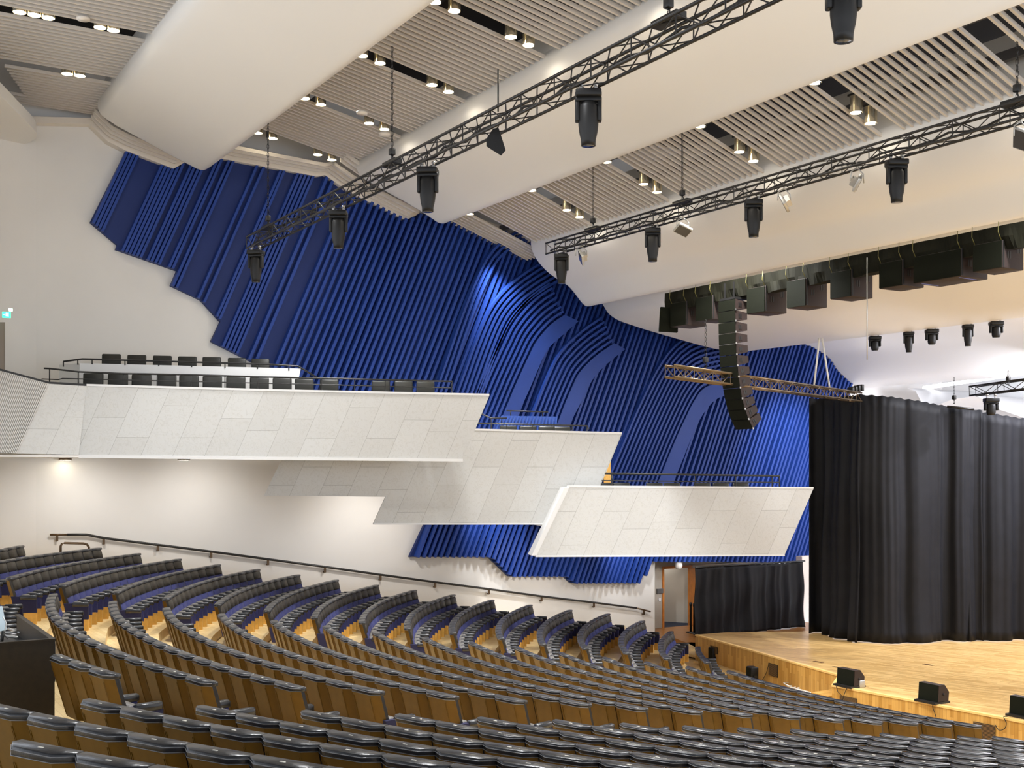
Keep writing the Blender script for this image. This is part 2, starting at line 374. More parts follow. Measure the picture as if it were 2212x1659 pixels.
M = Matrix(((dv.x, nv.x, 0, q1.x), (dv.y, nv.y, 0, q1.y), (0, 0, 1, 0), (0, 0, 0, 1)))
mb.box((0, -1, .13), (Lf, 1, zD), M=M); lf = mb.obj('door_leaf', M_DOOR, fr)
mb = MB(); mb.box((Lf - .12, -2.6, 1.0), (Lf - .07, -1, 1.5), M=M); mb.obj('door_handle', M_BLACK, lf)
mb = MB(); mb.box((sA - .8, DW + 2.2, 0), (sA + .45, DW + 2.3, 3.2)); mb.box((sA - 1.2, DW + .1, 3.1), (sB + 2, DW + 3, 3.2)); mb.box((sA - .9, DW + .1, 0), (sA - .8, DW + 2.2, 3.2))
mb.add([(sA + .42, DW + 2.3, 0), (sB + .5, DW + .3, 0), (sB + .5, DW + .3, 3.2), (sA + .42, DW + 2.3, 3.2)], [(0, 1, 2, 3)])
struct(mb.obj('wall_corridor', M_CORR))
mb = MB(); mb.box((sA - .9, DW, -.05), (sB + 1.5, DW + 2.4, .11)); struct(mb.obj('floor_corridor', M_CARPET))
# stage: platform
st = [(1502, 1371), (1606, 1400), (1812, 1458.4)]
SP = [V2(on_z(*p, ZS)) for p in st] + [V2(on_z(1797, 1480, ZS)), V2(on_z(1900, 1499, ZS)), V2(on_z(2212, 1559, ZS)), Vector((20.9, 4)), Vector((23, 1)), Vector((40, 1)), Vector((40, 27)), Vector((29, 26.4)), V2(on_z(1735, 1364, ZS)), V2(on_z(1570, 1365.5, ZS))]
mb = MB(); mb.prism(SP, lambda p: (p[0], p[1], ZS), lambda p: (p[0], p[1], ZS - .03)); stg = struct(fixn(mb.obj('floor_stage', M_STAGE)))
mb = MB(); SPi = [Vector(p) for p in SP]; n = len(SPi)
for i in range(n):
    p, q = SPi[i], SPi[(i + 1) % n]; mb.add([(p.x, p.y, -.05), (q.x, q.y, -.05), (q.x, q.y, ZS - .03), (p.x, p.y, ZS - .03)], [(0, 1, 2, 3)])
struct(fixn(mb.obj('trim_stage_front', M_STAGEF)))
mb = MB()      # pale stone nosing along the front edge
for i in range(5):
    p, q = SPi[i], SPi[i + 1]; d = (q - p).normalized(); nn = Vector((d.y, -d.x))
    if nn.x > 0: nn = -nn
    a0, a1, b0, b1 = p + nn * .012, q + nn * .012, p - nn * .09, q - nn * .09
    mb.prism([a0, a1, b1, b0], lambda p: (p[0], p[1], ZS + .008), lambda p: (p[0], p[1], ZS - .035))
struct(fixn(mb.obj('trim_stage_edge', mat('edge_oak', (.85, .56, .2), .35))))
# extra step in front of the stage corner and steps at the side
mb = MB(); c = V2(on_z(1797, 1480, ZS))
mb.box((c.x - .1, c.y, 0), (c.x + .9, c.y + .55, ZS * .66)); mb.box((c.x + .25, c.y + .55, 0), (c.x + 1.0, c.y + 1.3, ZS * .33))
struct(mb.obj('floor_step', M_STAGEF))
for j, (a, b, z) in enumerate([((1474, 1396), (1500, 1398), .3), ((1478, 1405), (1530, 1412), .2), ((1540, 1432), (1562, 1434), .1), ((1562, 1448), (1597, 1456), .1)]):
    p = V2(on_z(*a, z * .4)); q = V2(on_z(*b, z * .4)); mb = MB(); mb.box((min(p.x, q.x) - .3, min(p.y, q.y) - .3, 0), (max(p.x, q.x) + .6, max(p.y, q.y) + .5, z * .4)); struct(mb.obj('floor_step', M_FLOOR))
# back of the stage
mb = MB(); mb.box((39.5, 0, -.1), (39.8, 34, ZC + 11)); struct(mb.obj('wall_front', mat('stage_wall_white', (.85, .85, .86), .5)))
mb = MB(); mb.box((36.4, 25, -.1), (39.6, 25.2, ZC + 8)) if 0 else mb.box((33, 31.1, -.1), (39.6, 31.3, ZC + 9)); struct(mb.obj('wall_stage_side', M_STSHELL))
mb = MB(); a, b = V2(on_w(1728, 1300, 30.9)), V2(on_w(1752, 1300, 30.9)); mb.box((a.x - .2, 30.6, 0), (a.x + 6, 30.9, z_l - .05)); struct(mb.obj('wall_stage_wing', mat('wing_pink', (.72, .6, .54), .5)))
# roof void
mb = MB(); mb.box((-12, -6, ZC + 11), (40, 35, ZC + 11.2)); struct(mb.obj('ceiling', M_DARK))
# ---------------------------------------------------------------- ceiling shells (cross-section from their wall ends, running across the hall)
def shell(name, px, m, close_up=.5, w0=-3, label=None, back=None, wend=WE):
    P = [on_w(x, y, wend) for x, y in px]; P = [(p.x, p.z) for p in P]
    Q = [(P[-1][0] + .0, P[-1][1] + close_up)] + ([(P[0][0] + .25, P[0][1] + close_up)] if back is None else back)
    poly = P + Q
    # smooth the underside
    sm = []
    for i in range(len(P) - 1):
        p0, p1, p2, p3 = P[max(i - 1, 0)], P[i], P[i + 1], P[min(i + 2, len(P) - 1)]
        for t in (0, .25, .5, .75):
            sm.append(tuple(.5 * ((2 * p1[c]) + (-p0[c] + p2[c]) * t + (2 * p0[c] - 5 * p1[c] + 4 * p2[c] - p3[c]) * t * t + (-p0[c] + 3 * p1[c] - 3 * p2[c] + p3[c]) * t ** 3) for c in (0, 1)))
    sm.append(P[-1]); poly = sm + Q; n = len(poly)
    mb = MB(); cx = sum(p[0] for p in poly) / n; cz = sum(p[1] for p in poly) / n
    stations = [(wend, .985), (wend - .04, 1.0), (w0, 1.0)]
    vs = []
    for wv, sc in stations: vs += [(cx + (p[0] - cx) * sc, wv, cz + (p[1] - cz) * sc) for p in poly]
    ns = len(sm)
    for j in range(len(stations) - 1):
        for i in range(n):
            mb_s = i < ns - 1; i2 = (i + 1) % n
            mb.f.append([j * n + i, j * n + i2, (j + 1) * n + i2, (j + 1) * n + i]); mb.m.append(0); mb.s.append(mb_s)
    mb.v = vs
    tri = tessellate_polygon([[Vector((p[0], p[1], 0)) for p in poly]])
    for t in tri: mb.f.append(list(t)); mb.m.append(0); mb.s.append(False)
    for t in tri: mb.f.append([(len(stations) - 1) * n + i for i in t]); mb.m.append(0); mb.s.append(False)
    return struct(fixn(mb.obj(name, m)))
C1 = [(214, 205), (211, 218), (211, 235), (222, 252), (262, 277), (320, 309), (385, 344), (412, 358), (428, 366), (440, 368), (452, 362)]
C2 = [(776, 338), (769, 350), (770, 366), (780, 381), (794, 391), (838, 416), (893, 447), (930, 470), (946, 481), (958, 483), (972, 477)]
C3 = [(1146, 516), (1146, 528), (1151, 546), (1162, 565), (1180, 585), (1202, 602), (1226, 617), (1243, 636), (1256, 653), (1267, 662), (1282, 659)]
C4 = [(1288, 640), (1300, 657), (1313, 677), (1333, 691), (1360, 701), (1400, 714), (1480, 737), (1545, 754), (1592, 760), (1618, 757.5), (1632, 752)]
C5 = [(1700, 722), (1725, 740), (1752, 752), (1776, 766), (1797, 788), (1818, 812), (1838, 828), (1870, 836), (1905, 835)]
shell('ceiling_shell', C1, M_SHELL, .75); shell('ceiling_shell', C2, M_SHELL, .75); shell('ceiling_shell', C3, M_SHELL, 1.1)
shell('ceiling_shell', C4, M_SHELL, 1.0); shell('ceiling_shell', C5, M_STSHELL, .8, wend=31.0)
# shell over the rear seats at the left edge of the view
mb = MB(); zz = ZC + 8.1
pl = [V2(on_z(x, y, zz)) for x, y in [(-160, 60), (0, 205), (62, 268), (76, 283), (80, 292), (77, 300), (62, 308), (0, 326), (-160, 360)]]
mb.prism(pl, lambda p: (p[0], p[1], zz), lambda p: (p[0] - .03, p[1] - .02, zz + .3)); struct(fixn(mb.obj('ceiling_shell', M_SHELL)))
# far shells over the back of the stage
for pxs, zrel in (([(1990, 845), (2050, 842), (2212, 815), (2400, 790)], 3.4),):
    mb = MB(); a = on_s(2000, 832, 37); b = on_s(2400, 780, 37)
    mb.tube([on_s(1995, 838, 36.8), on_s(2420, 776, 36.8)], .07, 8); o = mb.obj('light_strip', M_TUBE); tag(o, 'white fluorescent light strip under the stage shell at right', 'light strip')
def curved_shell(name, px, S, w0, w1, m):
    mb = MB(); secs = []
    P = [on_s(x, y, S) for x, y in px]
    for i in range(2):
        secs.append([Vector((S + (i * 4), p.y, p.z)) for p in P])
    mb.strip(secs, None, smooth=True); return struct(fixn(mb.obj(name, m)))
curved_shell('ceiling_shell', [(1960, 838), (1978, 845), (1990, 868), (2010, 880), (2060, 862), (2110, 855), (2160, 885), (2220, 905), (2400, 880)], 35.5, 0, 0, M_STSHELL)
mb = MB()
for x in (1886, 1899, 1912): p = on_s(x, 860, 38.5); mb.box((38.3, p.y - .06, 0), (39.5, p.y + .06, ZC + 3.6))
o = mb.obj('acoustic_fins', mat('fin_grey', (.2, .2, .21), .5)); tag(o, 'dark grey vertical fins on the wall behind the stage drape', 'wall fins')
# ---------------------------------------------------------------- slatted ceilings
def slats(zf, s0, s1, w0, w1, gaps, pitch=.2, th=.055, hh=.07, cut=None, name='ceiling_slats'):
    mb = MB(); n = int((w1 - w0) / pitch)
    for i in range(n):
        wv = w0 + i * pitch
        if any(abs(wv + .03 - g) < .2 for g in gaps): continue
        a0, a1 = s0, s1
        if cut: a0, a1 = cut(wv, s0, s1)
        vs = []
        for s in (a0, a1):
            z = ZC + zf(s); vs += [(s, wv, z), (s, wv + th, z), (s, wv + th, z + hh), (s, wv, z + hh)]
        mb.add(vs, [(0, 1, 5, 4), (1, 2, 6, 5), (2, 3, 7, 6), (3, 0, 4, 7), (0, 3, 2, 1), (4, 5, 6, 7)])
    return struct(mb.obj(name, M_SLAT))
z01 = lambda s: 9.0
z12 = lambda s: 8.58 + .2 * (12.2 - s)
z23 = lambda s: 7.01 + .35 * (17.9 - s)
G0 = [31.1, 27.9, 24.65, 21.3, 18]; G12 = [29.9, 26.5, 23.1, 19.7, 16.3, 12.9]; G23 = [29.6, 26.2, 22.8, 19.35, 16.0, 12.6, 9.2]
def cut0(wv, s0, s1):
    # opening above the rear shell at the upper left
    p = on_z(0, 130, ZC + 9); q = on_z(52, 205, ZC + 9)
    t = (wv - p.y) / (q.y - p.y)
    if wv > p.y and t < 1: return (p.x + (q.x - p.x) * t, s1)
    return (s0, s1)
slats(z01, -6, 6.3, 8, WW, G0, cut=cut0); slats(z01, 6.3, 7.2, 8, 29.6, G0)
slats(z12, 7.6, 13.6, -1, 30.35, G12)
slats(z23, 14.6, 19.4, -1, WW, G23)
def bent(pth, ws, m, name='ceiling_slats'):
    mb = MB(); P = [on_w(x, y, WW - .3) for x, y in pth]
    for i, wv in enumerate(ws):
        secs = [[Vector((p.x, wv, p.z + .1 + .03 * i)), Vector((p.x, wv + .07, p.z + .1 + .03 * i)), Vector((p.x, wv + .07, p.z + .2 + .03 * i)), Vector((p.x, wv, p.z + .2 + .03 * i))] for p in P]
        mb.strip(secs, None, closed=True)
    return struct(fixn(mb.obj(name, m)))
bent([(195, 268), (232, 305), (272, 325), (375, 364), (404, 348)], [30.75, 30.55, 30.35, 29.95, 29.75, 29.55, 29.35], M_TRIM)
bent([(440, 330), (478, 342), (686, 381), (702, 378), (722, 392), (756, 415), (876, 476), (910, 459)], [30.75, 30.55, 30.35], M_TRIM)
bent([(702, 378), (722, 392), (756, 415), (876, 476), (910, 459)], [30.15, 29.75, 29.55, 29.35], M_TRIM)
# dark beams in the void seen through the slats
mb = MB()
for s, z in ((8.5, 9.6), (11, 9.2), (15.7, 8.3), (17.2, 7.7), (18.4, 7.3)): mb.box((s, -2, ZC + z), (s + .12, WW, ZC + z + .18))
struct(mb.obj('ceiling_beam', mat('beam_grey', (.09, .085, .085), .5, metal=.4)))
# white trim where ceiling and wall meet
mb = MB()
for pth in ([(70, 265), (110, 266), (195, 268), (232, 305), (272, 325), (375, 364), (402, 349), (440, 330)], [(440, 330), (478, 342), (686, 381), (702, 378), (722, 392), (756, 415), (876, 476), (906, 461)], [(985, 463), (1145, 523), (1180, 540)]):
    for a, b in zip(pth, pth[1:]):
        p, q = on_w(a[0], a[1], WW - .3), on_w(b[0], b[1], WW - .3)
        vs = []
        for c in (p, q):
            for dy, dz in ((0, 0), (.3, 0), (.3, .16), (0, .16)): vs.append((c.x, c.y + dy, c.z + dz))
        mb.add(vs, [(0, 1, 5, 4), (1, 2, 6, 5), (2, 3, 7, 6), (3, 0, 4, 7), (0, 3, 2, 1), (4, 5, 6, 7)])
o = mb.obj('trim_1', M_TRIM); struct(fixn(o))
# ---------------------------------------------------------------- blue relief on the far wall
blue_px = [(272, 326), (375, 366), (402, 351), (440, 334), (478, 343), (686, 383), (702, 380), (722, 393), (756, 417), (876, 478), (906, 463), (985, 466), (1145, 525), (1300, 600), (1500, 660), (1750, 690), (1842, 760),
           (1838, 830), (1750, 1165), (1735, 1214), (1406, 1213), (1381, 1259), (1233, 1259), (1218, 1245), (1099, 1245), (1055, 1203), (885, 1203), (919, 1130), (930, 1105), (700, 1000), (640, 850), (548, 784),
           (526, 773), (456, 738), (476, 695), (440, 655), (433, 648), (368.5, 617), (382, 585), (249.7, 539), (253, 529), (195, 480)]
WB = WW - .12
BP = [on_w(x, y, WB) for x, y in blue_px]; BP = [(p.x, p.z) for p in BP]
relief = empty('acoustic_relief', (0, 0, 0), label='large blue ribbed acoustic relief with curved ribs on the white side wall', cat='wall relief')
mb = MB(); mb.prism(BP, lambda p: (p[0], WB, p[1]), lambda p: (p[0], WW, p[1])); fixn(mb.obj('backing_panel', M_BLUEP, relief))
def seg_clip(p, q, poly):
    ts = [0, 1]; d = (q[0] - p[0], q[1] - p[1]); n = len(poly)
    for i in range(n):
        a, b = poly[i], poly[(i + 1) % n]; e = (b[0] - a[0], b[1] - a[1]); den = d[0] * e[1] - d[1] * e[0]
        if abs(den) < 1e-9: continue
        t = ((a[0] - p[0]) * e[1] - (a[1] - p[1]) * e[0]) / den; u = ((a[0] - p[0]) * d[1] - (a[1] - p[1]) * d[0]) / den
        if 0 < t < 1 and 0 <= u < 1: ts.append(t)
    ts.sort(); out = []
    for t0, t1 in zip(ts, ts[1:]):
        m = (p[0] + d[0] * (t0 + t1) / 2, p[1] + d[1] * (t0 + t1) / 2); c = False
        for i in range(n):
            a, b = poly[i], poly[(i + 1) % n]
            if (a[1] > m[1]) != (b[1] > m[1]) and m[0] < (b[0] - a[0]) * (m[1] - a[1]) / (b[1] - a[1]) + a[0]: c = not c
        if c and t1 - t0 > 1e-4: out.append(((p[0] + d[0] * t0, p[1] + d[1] * t0), (p[0] + d[0] * t1, p[1] + d[1] * t1)))
    return out
def rib(mb, a, b, wd, dep, w0=WB, taper=.8):
    d = Vector((b[0] - a[0], b[1] - a[1])); 
    if d.length < .02: return
    d.normalize(); nn = Vector((d.y, -d.x)) * wd / 2; vs = []
    for c in (a, b):
        for s1, y in ((1, w0), (taper, w0 - dep), (-taper, w0 - dep), (-1, w0)): vs.append((c[0] + nn.x * s1, y, c[1] + nn.y * s1))
    mb.add(vs, [(0, 1, 5, 4), (1, 2, 6, 5), (2, 3, 7, 6), (0, 3, 2, 1), (4, 5, 6, 7)])
def qof(px, py):    # skewed coordinate across the ribs
    p = on_w(px, py, WB); return p.x - KS * (p.z - ZC)
pA, pB = on_w(456, 738, WB), on_w(476, 695, WB)
KS = .43
mb = MB()
xs = [204, 213, 222, 231, 240, 303, 312, 321, 330, 339, 348, 366, 375, 385, 394, 418, 427, 444, 454, 510, 526, 566, 574, 606, 615, 624, 633, 642]
qs = [qof(x, 456) for x in xs]
q = qof(672, 456); qe = 36.5; dq = .205; wave = 0; i = 0
plain = [(690, 712)]
while q < qe:
    if not (qof(700, 456) < q < qof(722, 456)): qs.append(q)
    q += dq; i += 1
for i, q in enumerate(qs):
    thin = i < len(xs)
    lo, hi = -3, ZC + 11
    for a, b in seg_clip((q + KS * (lo - ZC), lo), (q + KS * (hi - ZC), hi), BP):
        dep = .13 if thin else .2 + .04 * math.sin(q * 1.7) + .03 * math.sin(q * 5.3)
        rib(mb, a, b, .085 if thin else .105, dep)
fixn(mb.obj('straight_ribs', M_BLUE, relief))
def wpts(px): return [on_w(x, y, WB - .2) for x, y in px]
def smooth2(P, k=4):
    out = []
    for i in range(len(P) - 1):
        p0, p1, p2, p3 = P[max(i - 1, 0)], P[i], P[i + 1], P[min(i + 2, len(P) - 1)]
        for j in range(k):
            t = j / k; out.append(.5 * ((2 * p1) + (p2 - p0) * t + (2 * p0 - 5 * p1 + 4 * p2 - p3) * t * t + (3 * p1 - p0 - 3 * p2 + p3) * t ** 3))
    out.append(P[-1]); return out
def curved(base_px, n, gap=.165, wd=.09, w0=WB - .12, dep=.26, first=.12, shrink=0.0):
    P = smooth2([Vector((p.x, p.z)) for p in wpts(base_px)]); mb = MB()
    for k in range(n):
        off = first + gap * k; L = []
        for i, p in enumerate(P):
            d = (P[min(i + 1, len(P) - 1)] - P[max(i - 1, 0)]).normalized(); L.append(p + Vector((-d.y, d.x)) * off)
        if shrink: L = L[int(shrink * (k % 3)):]
        secs = []
        for i, p in enumerate(L):
            d = (L[min(i + 1, len(L) - 1)] - L[max(i - 1, 0)]).normalized(); nn = Vector((-d.y, d.x)) * wd / 2
            secs.append([Vector((p.x + nn.x, w0, p.y + nn.y)), Vector((p.x + nn.x * .8, w0 - dep, p.y + nn.y * .8)), Vector((p.x - nn.x * .8, w0 - dep, p.y - nn.y * .8)), Vector((p.x - nn.x, w0, p.y - nn.y))])
        mb.strip(secs, None, closed=True)
    return fixn(mb.obj('curved_ribs', M_BLUE, relief))
band1L = [(1214, 681), (1184, 702), (1153, 738), (1136, 771), (1117, 812), (1099, 853), (1068, 929), (1050, 975)]
band1R = [(1244, 695), (1206, 728), (1181, 751), (1165, 779), (1140, 837), (1118, 886), (1094, 945), (1082, 975)]
band2L = [(1320.6, 742), (1279.6, 771), (1247, 804), (1232.5, 830.6), (1214, 873.6), (1200, 910), (1178, 962)]
band2R = [(1345, 755), (1312, 781), (1284, 808), (1267, 832.6), (1247, 873.6), (1226, 914), (1204, 962)]
band3L = [(1600, 815), (1556, 826), (1516, 838), (1494, 865), (1476, 900), (1450, 957), (1417, 1037), (1400, 1078)]
band3R = [(1600, 848), (1564.5, 854), (1538, 865), (1511.6, 896), (1489.6, 940), (1463, 1006), (1450, 1037), (1432, 1078)]
for Lp, Rp in ((band1L, band1R), (band2L, band2R), (band3L, band3R)):
    A = smooth2([Vector((p.x, p.z)) for p in wpts(Lp)]); B = smooth2([Vector((p.x, p.z)) for p in wpts(Rp)])
    mb = MB(); mb.prism(A + B[::-1], lambda p: (p[0], WB - .36, p[1]), lambda p: (p[0], WB - .1, p[1])); fixn(mb.obj('curved_band', M_BLUE, relief))
curved(band1L[::-1], 7, shrink=0)
curved(band2L[::-1], 6)
curved(band3L[::-1], 12, gap=.16)
curved([(985, 900), (1010, 830), (1047, 730), (1075, 672), (1110, 632), (1150, 602), (1190, 578)][0:], 6, gap=.15, first=-.45)
curved([(930, 900), (960, 820), (1005, 690), (1035, 615), (1062, 562), (1095, 530), (1125, 512)], 3, gap=.15, first=-.1)
# ---------------------------------------------------------------- balconies
D1 = Vector((.940, -.3405)).normalized(); D3 = Vector((.9302, -.3671)).normalized()
def marble(name, skew):
    return brick_mat(name, (.64, .645, .63), (.60, .60, .58), (.36, .36, .34), 1.15, .72, .004, axes='ZX', skew=skew, rough=.38, vein='marble', spec=.3)
M_MARB = {}
def balcony_front(name, px, P, D, m_skew_from, label, thick=.14):
    """front slab standing on the ground line P, D; outline from the photo, set at its true distance"""
    pts = [on_line(x, y, P, D) for x, y in px]; org = Vector((P[0], P[1], 0))
    q = [((V2(p) - V2(P)).dot(D), p.z) for p in pts]
    a, b = [on_line(x, y, P, D) for x, y in m_skew_from]
    sk = ((V2(a) - V2(b)).dot(D)) / (a.z - b.z)
    m = marble('marble_' + str(len(M_MARB)), sk); M_MARB[name + str(len(M_MARB))] = m
    ang = math.atan2(D.y, D.x)
    mb = MB(); mb.prism(q, lambda p: (p[0], 0, p[1]), lambda p: (p[0], thick, p[1]))
    # local: X along the front, Y to the wall, Z up
    o = fixn(mb.obj(name, m)); return o, ang, org, q
def place(o, ang, org): o.location = org; o.rotation_euler = (0, 0, ang); return o
P1 = V2(O3 + ray(1057, 855) * (24.7 / ray(1057, 855).y)); P2 = V2(on_w(1343, 938, 24.6)); P3 = V2(on_w(1757, 1056, 22.2))
def balcony(tagname, px, P, D, skew, label, deck_px, soffit_z, deck_z, depth):
    e = empty('balcony', (P.x, P.y, 0), math.atan2(D.y, D.x), label=label, cat='balcony')
    o, ang, org, q = balcony_front('parapet', px, P, D, skew, None); o.parent = e
    t0 = min(a for a, b in q); t1 = max(a for a, b in q)
    # deck and soffit from the parapet back to the wall (local frame)
    Minv = Matrix.Rotation(-ang, 2)
    def wall_y(t):   # distance to the far wall along local Y at t
        g = P + D * t; nrm = Vector((-D.y, D.x)); return (WW - .3 - g.y) / nrm.y
    tt0, tt1 = deck_px
    mb = MB()
    pl = [(tt0, .1), (tt1, .1), (tt1, wall_y(tt1)), (tt0, wall_y(tt0))]
    mb.prism(pl, lambda p: (p[0], p[1], deck_z), lambda p: (p[0], p[1], soffit_z)); d = fixn(mb.obj('deck', M_WALL, e))
    # coping along the top of the parapet
    return e, q
B1px = [(187, 834), (560, 844.5), (1057, 855), (1000, 991), (560, 987), (170, 982.5)]
e1, q1 = balcony('b1', B1px, P1, D1, ((1057, 855), (1000, 991)), 'upper white marble balcony with two rows of black chairs, left of the others', (-10.2, -2.0), ZC + .22, ZC + .62, 3)
B2px = [(985, 929), (1343, 938), (1296, 1052), (1263, 1130), (807, 1130), (833, 1073), (570, 1071), (622, 965), (985, 965)]
e2, q2 = balcony('b2', B2px, P2, D1, ((1343, 938), (1263, 1130)), 'middle white marble balcony tucked between the upper and lower ones', (-7.5, -2.4), ZC - .1, ZC + .0, 3)
B3px = [(1228, 1053), (1757, 1056), (1695, 1198), (1157, 1200)]
e3, q3 = balcony('b3', B3px, P3, D3, ((1757, 1056), (1695, 1198)), 'lowest white marble balcony, nearest to the stage drape', (-6.6, -2.2), ZC - 1.75, ZC - 1.55, 3)
# bright end face of the lowest balcony
mb = MB(); a = on_line(1228, 1053, P3, D3); b = on_line(1157, 1200, P3, D3)
for c in (): pass
ang3 = math.atan2(D3.y, D3.x)
qa = ((V2(a) - P3).dot(D3), a.z); qb = ((V2(b) - P3).dot(D3), b.z)
mb.prism([(qa[0] - .11, qa[1]), (qa[0] + .02, qa[1]), (qb[0] + .02, qb[1]), (qb[0] - .11, qb[1])], lambda p: (p[0], -.02, p[1]), lambda p: (p[0], .5, p[1]))
fixn(mb.obj('end_panel', M_WHITE, e3))
def rim(e, q, i0, i1, w=.2, h=.05, m=M_WHITE, name='coping'):
    mb = MB(); a, b = q[i0], q[i1]; vs = []
    for c in (a, b):
        for dy, dz in ((-.012, 0), (w, 0), (w, h), (-.012, h)): vs.append((c[0], dy, c[1] + dz))
    mb.add(vs, [(0, 1, 5, 4), (1, 2, 6, 5), (2, 3, 7, 6), (3, 0, 4, 7), (0, 3, 2, 1), (4, 5, 6, 7)]); return fixn(mb.obj(name, m, e))
rim(e1, q1, 1, 2); rim(e1, q1, 0, 1); rim(e1, q1, 5, 4, h=-.07, name='lower_lip'); rim(e1, q1, 4, 3, h=-.07, name='lower_lip')
rim(e2, q2, 0, 1); rim(e3, q3, 0, 1); rim(e2, q2, 4, 3, h=-.04, name='lower_lip'); rim(e3, q3, 3, 2, h=-.04, name='lower_lip')
# rear gallery front: ribbed and plain marble turning towards the back of the hall
def world_face(a_top, a_bot, b_top, b_bot, m, name, parent=None, th=.12):
    mb = MB(); n = (Vector(b_top) - Vector(a_top)).cross(Vector(a_bot) - Vector(a_top)).normalized() * th
    if n.y < 0: n = -n
    vs = [a_top, b_top, b_bot, a_bot]; vs += [Vector(v) + n for v in vs]
    mb.add(vs, [(0, 1, 2, 3), (7, 6, 5, 4), (0, 4, 5, 1), (1, 5, 6, 2), (2, 6, 7, 3), (3, 7, 4, 0)]); return fixn(mb.obj(name, m, parent))
zt1 = on_line(187, 834, P1, D1).z; zb1 = on_line(170, 982.5, P1, D1).z
TA = on_line(187, 834, P1, D1); BA = on_line(170, 982.5, P1, D1)
TB = on_z(105, 829, zt1 + .02); GDv = V2(TB) - V2(TA); GP = V2(TA)
BA = on_line(170, 982.5, GP, GDv); BB = on_line(36, 979.5, GP, GDv)
TC = on_line(0, 801, GP, GDv); BC = on_line(-60, 976, GP, GDv)
TD = on_line(-120, 770, GP, GDv); BD = on_line(-180, 973, GP, GDv)
gal = empty('gallery_front', (TA.x, TA.y, 0), label='rear gallery parapet of plain and finely ribbed marble at left edge', cat='balcony')
MW = Matrix.Translation((-TA.x, -TA.y, 0))
def gf(a, b, c, d, m, nm): return world_face(MW @ a, MW @ b, MW @ c, MW @ d, m, nm, gal)
mg = marble('marble_gallery', .45)
gf(TA, BA, TB, BB, mg, 'plain_panel')
ribm = mat('marble_ribbed', (.50, .48, .44), .5)
gf(TB, BB, TC, BC, ribm, 'ribbed_panel'); 
mb = MB()
gn = Vector((-GDv.y, GDv.x, 0)).normalized(); gn = -gn if gn.y > 0 else gn
for T0, T1, Q0, Q1, n in ((TB, TC, BB, BC, 26),):
    for i in range(n):
        t = (i + .5) / n; a = MW @ T0.lerp(T1, t); b = MW @ Q0.lerp(Q1, t); d = (Q0 - Q1) / n * .28
        o = gn * .04; mb.add([a - d, a + d, b + d, b - d, a - d + o, a + d + o, b + d + o, b - d + o], [(4, 5, 6, 7), (0, 4, 7, 3), (1, 2, 6, 5)])
fixn(mb.obj('ribs', mat('marble_rib', (.66, .65, .62), .4), gal))
mb = MB()
for T0, T1 in ((TA, TB), (TB, TC)):
    a, b = MW @ T0, MW @ T1; o = Vector((-.04, .2, 0)); u = Vector((0, 0, .05)); mb.add([a, b, b + o, a + o, a + u, b + u, b + o + u, a + o + u], [(0, 1, 2, 3), (4, 5, 6, 7), (0, 1, 5, 4), (2, 3, 7, 6), (0, 3, 7, 4), (1, 2, 6, 5)])
fixn(mb.obj('coping', M_BLACK, gal))
mb = MB()
pl = [BA, BB, BC, Vector((0, 30.9, 0)), Vector((6, 30.9, 0))]
mb.prism([((MW @ p).x, (MW @ p).y) for p in pl], lambda p: (p[0], p[1], zb1 - .06), lambda p: (p[0], p[1], zb1 - .01)); fixn(mb.obj('soffit', M_WALL, gal))
# raised tier of the upper balcony
nrm1 = Vector((-D1.y, D1.x)); PT = P1 + nrm1 * 1.45
TX = [(128, 788), (172, 784.5), (650, 796), (640, 842), (128, 842)]
def lowrow(P, D, px): return [on_line(x, y, P, D) for x, y in px]
pts = lowrow(PT, D1, TX[1:4] + [(172, 842)])
mb = MB(); q = [((V2(p) - P1).dot(D1), p.z) for p in pts]
mb.prism(q, lambda p: (p[0], 1.45, p[1]), lambda p: (p[0], 1.57, p[1])); fixn(mb.obj('tier_front', M_WHITE, e1))
zdk = q[0][1] - .42
mb = MB(); a, b = q[0][0], q[1][0]
mb.prism([(a, 1.5), (b, 1.5), (b - .9, 2.9), (a + .4, 3.0)], lambda p: (p[0], p[1], zdk), lambda p: (p[0], p[1], ZC + .6)); fixn(mb.obj('tier_deck', M_WALL, e1))
for (xa, ya, xb, yb) in ((128, 788, 172, 784.5),):
    pa = on_line(172, 784.5, PT, D1); pb = on_Z(128, 788, (pa.x * CB + pa.y * CA) + .5)
    Mi = Matrix.Rotation(-math.atan2(D1.y, D1.x), 4, 'Z') @ Matrix.Translation((-P1.x, -P1.y, 0))
    world_face(Mi @ pb, Mi @ (pb - Vector((0, 0, 1.1))), Mi @ pa, Mi @ (pa - Vector((0, 0, 1.1))), M_WHITE, 'tier_side', e1)
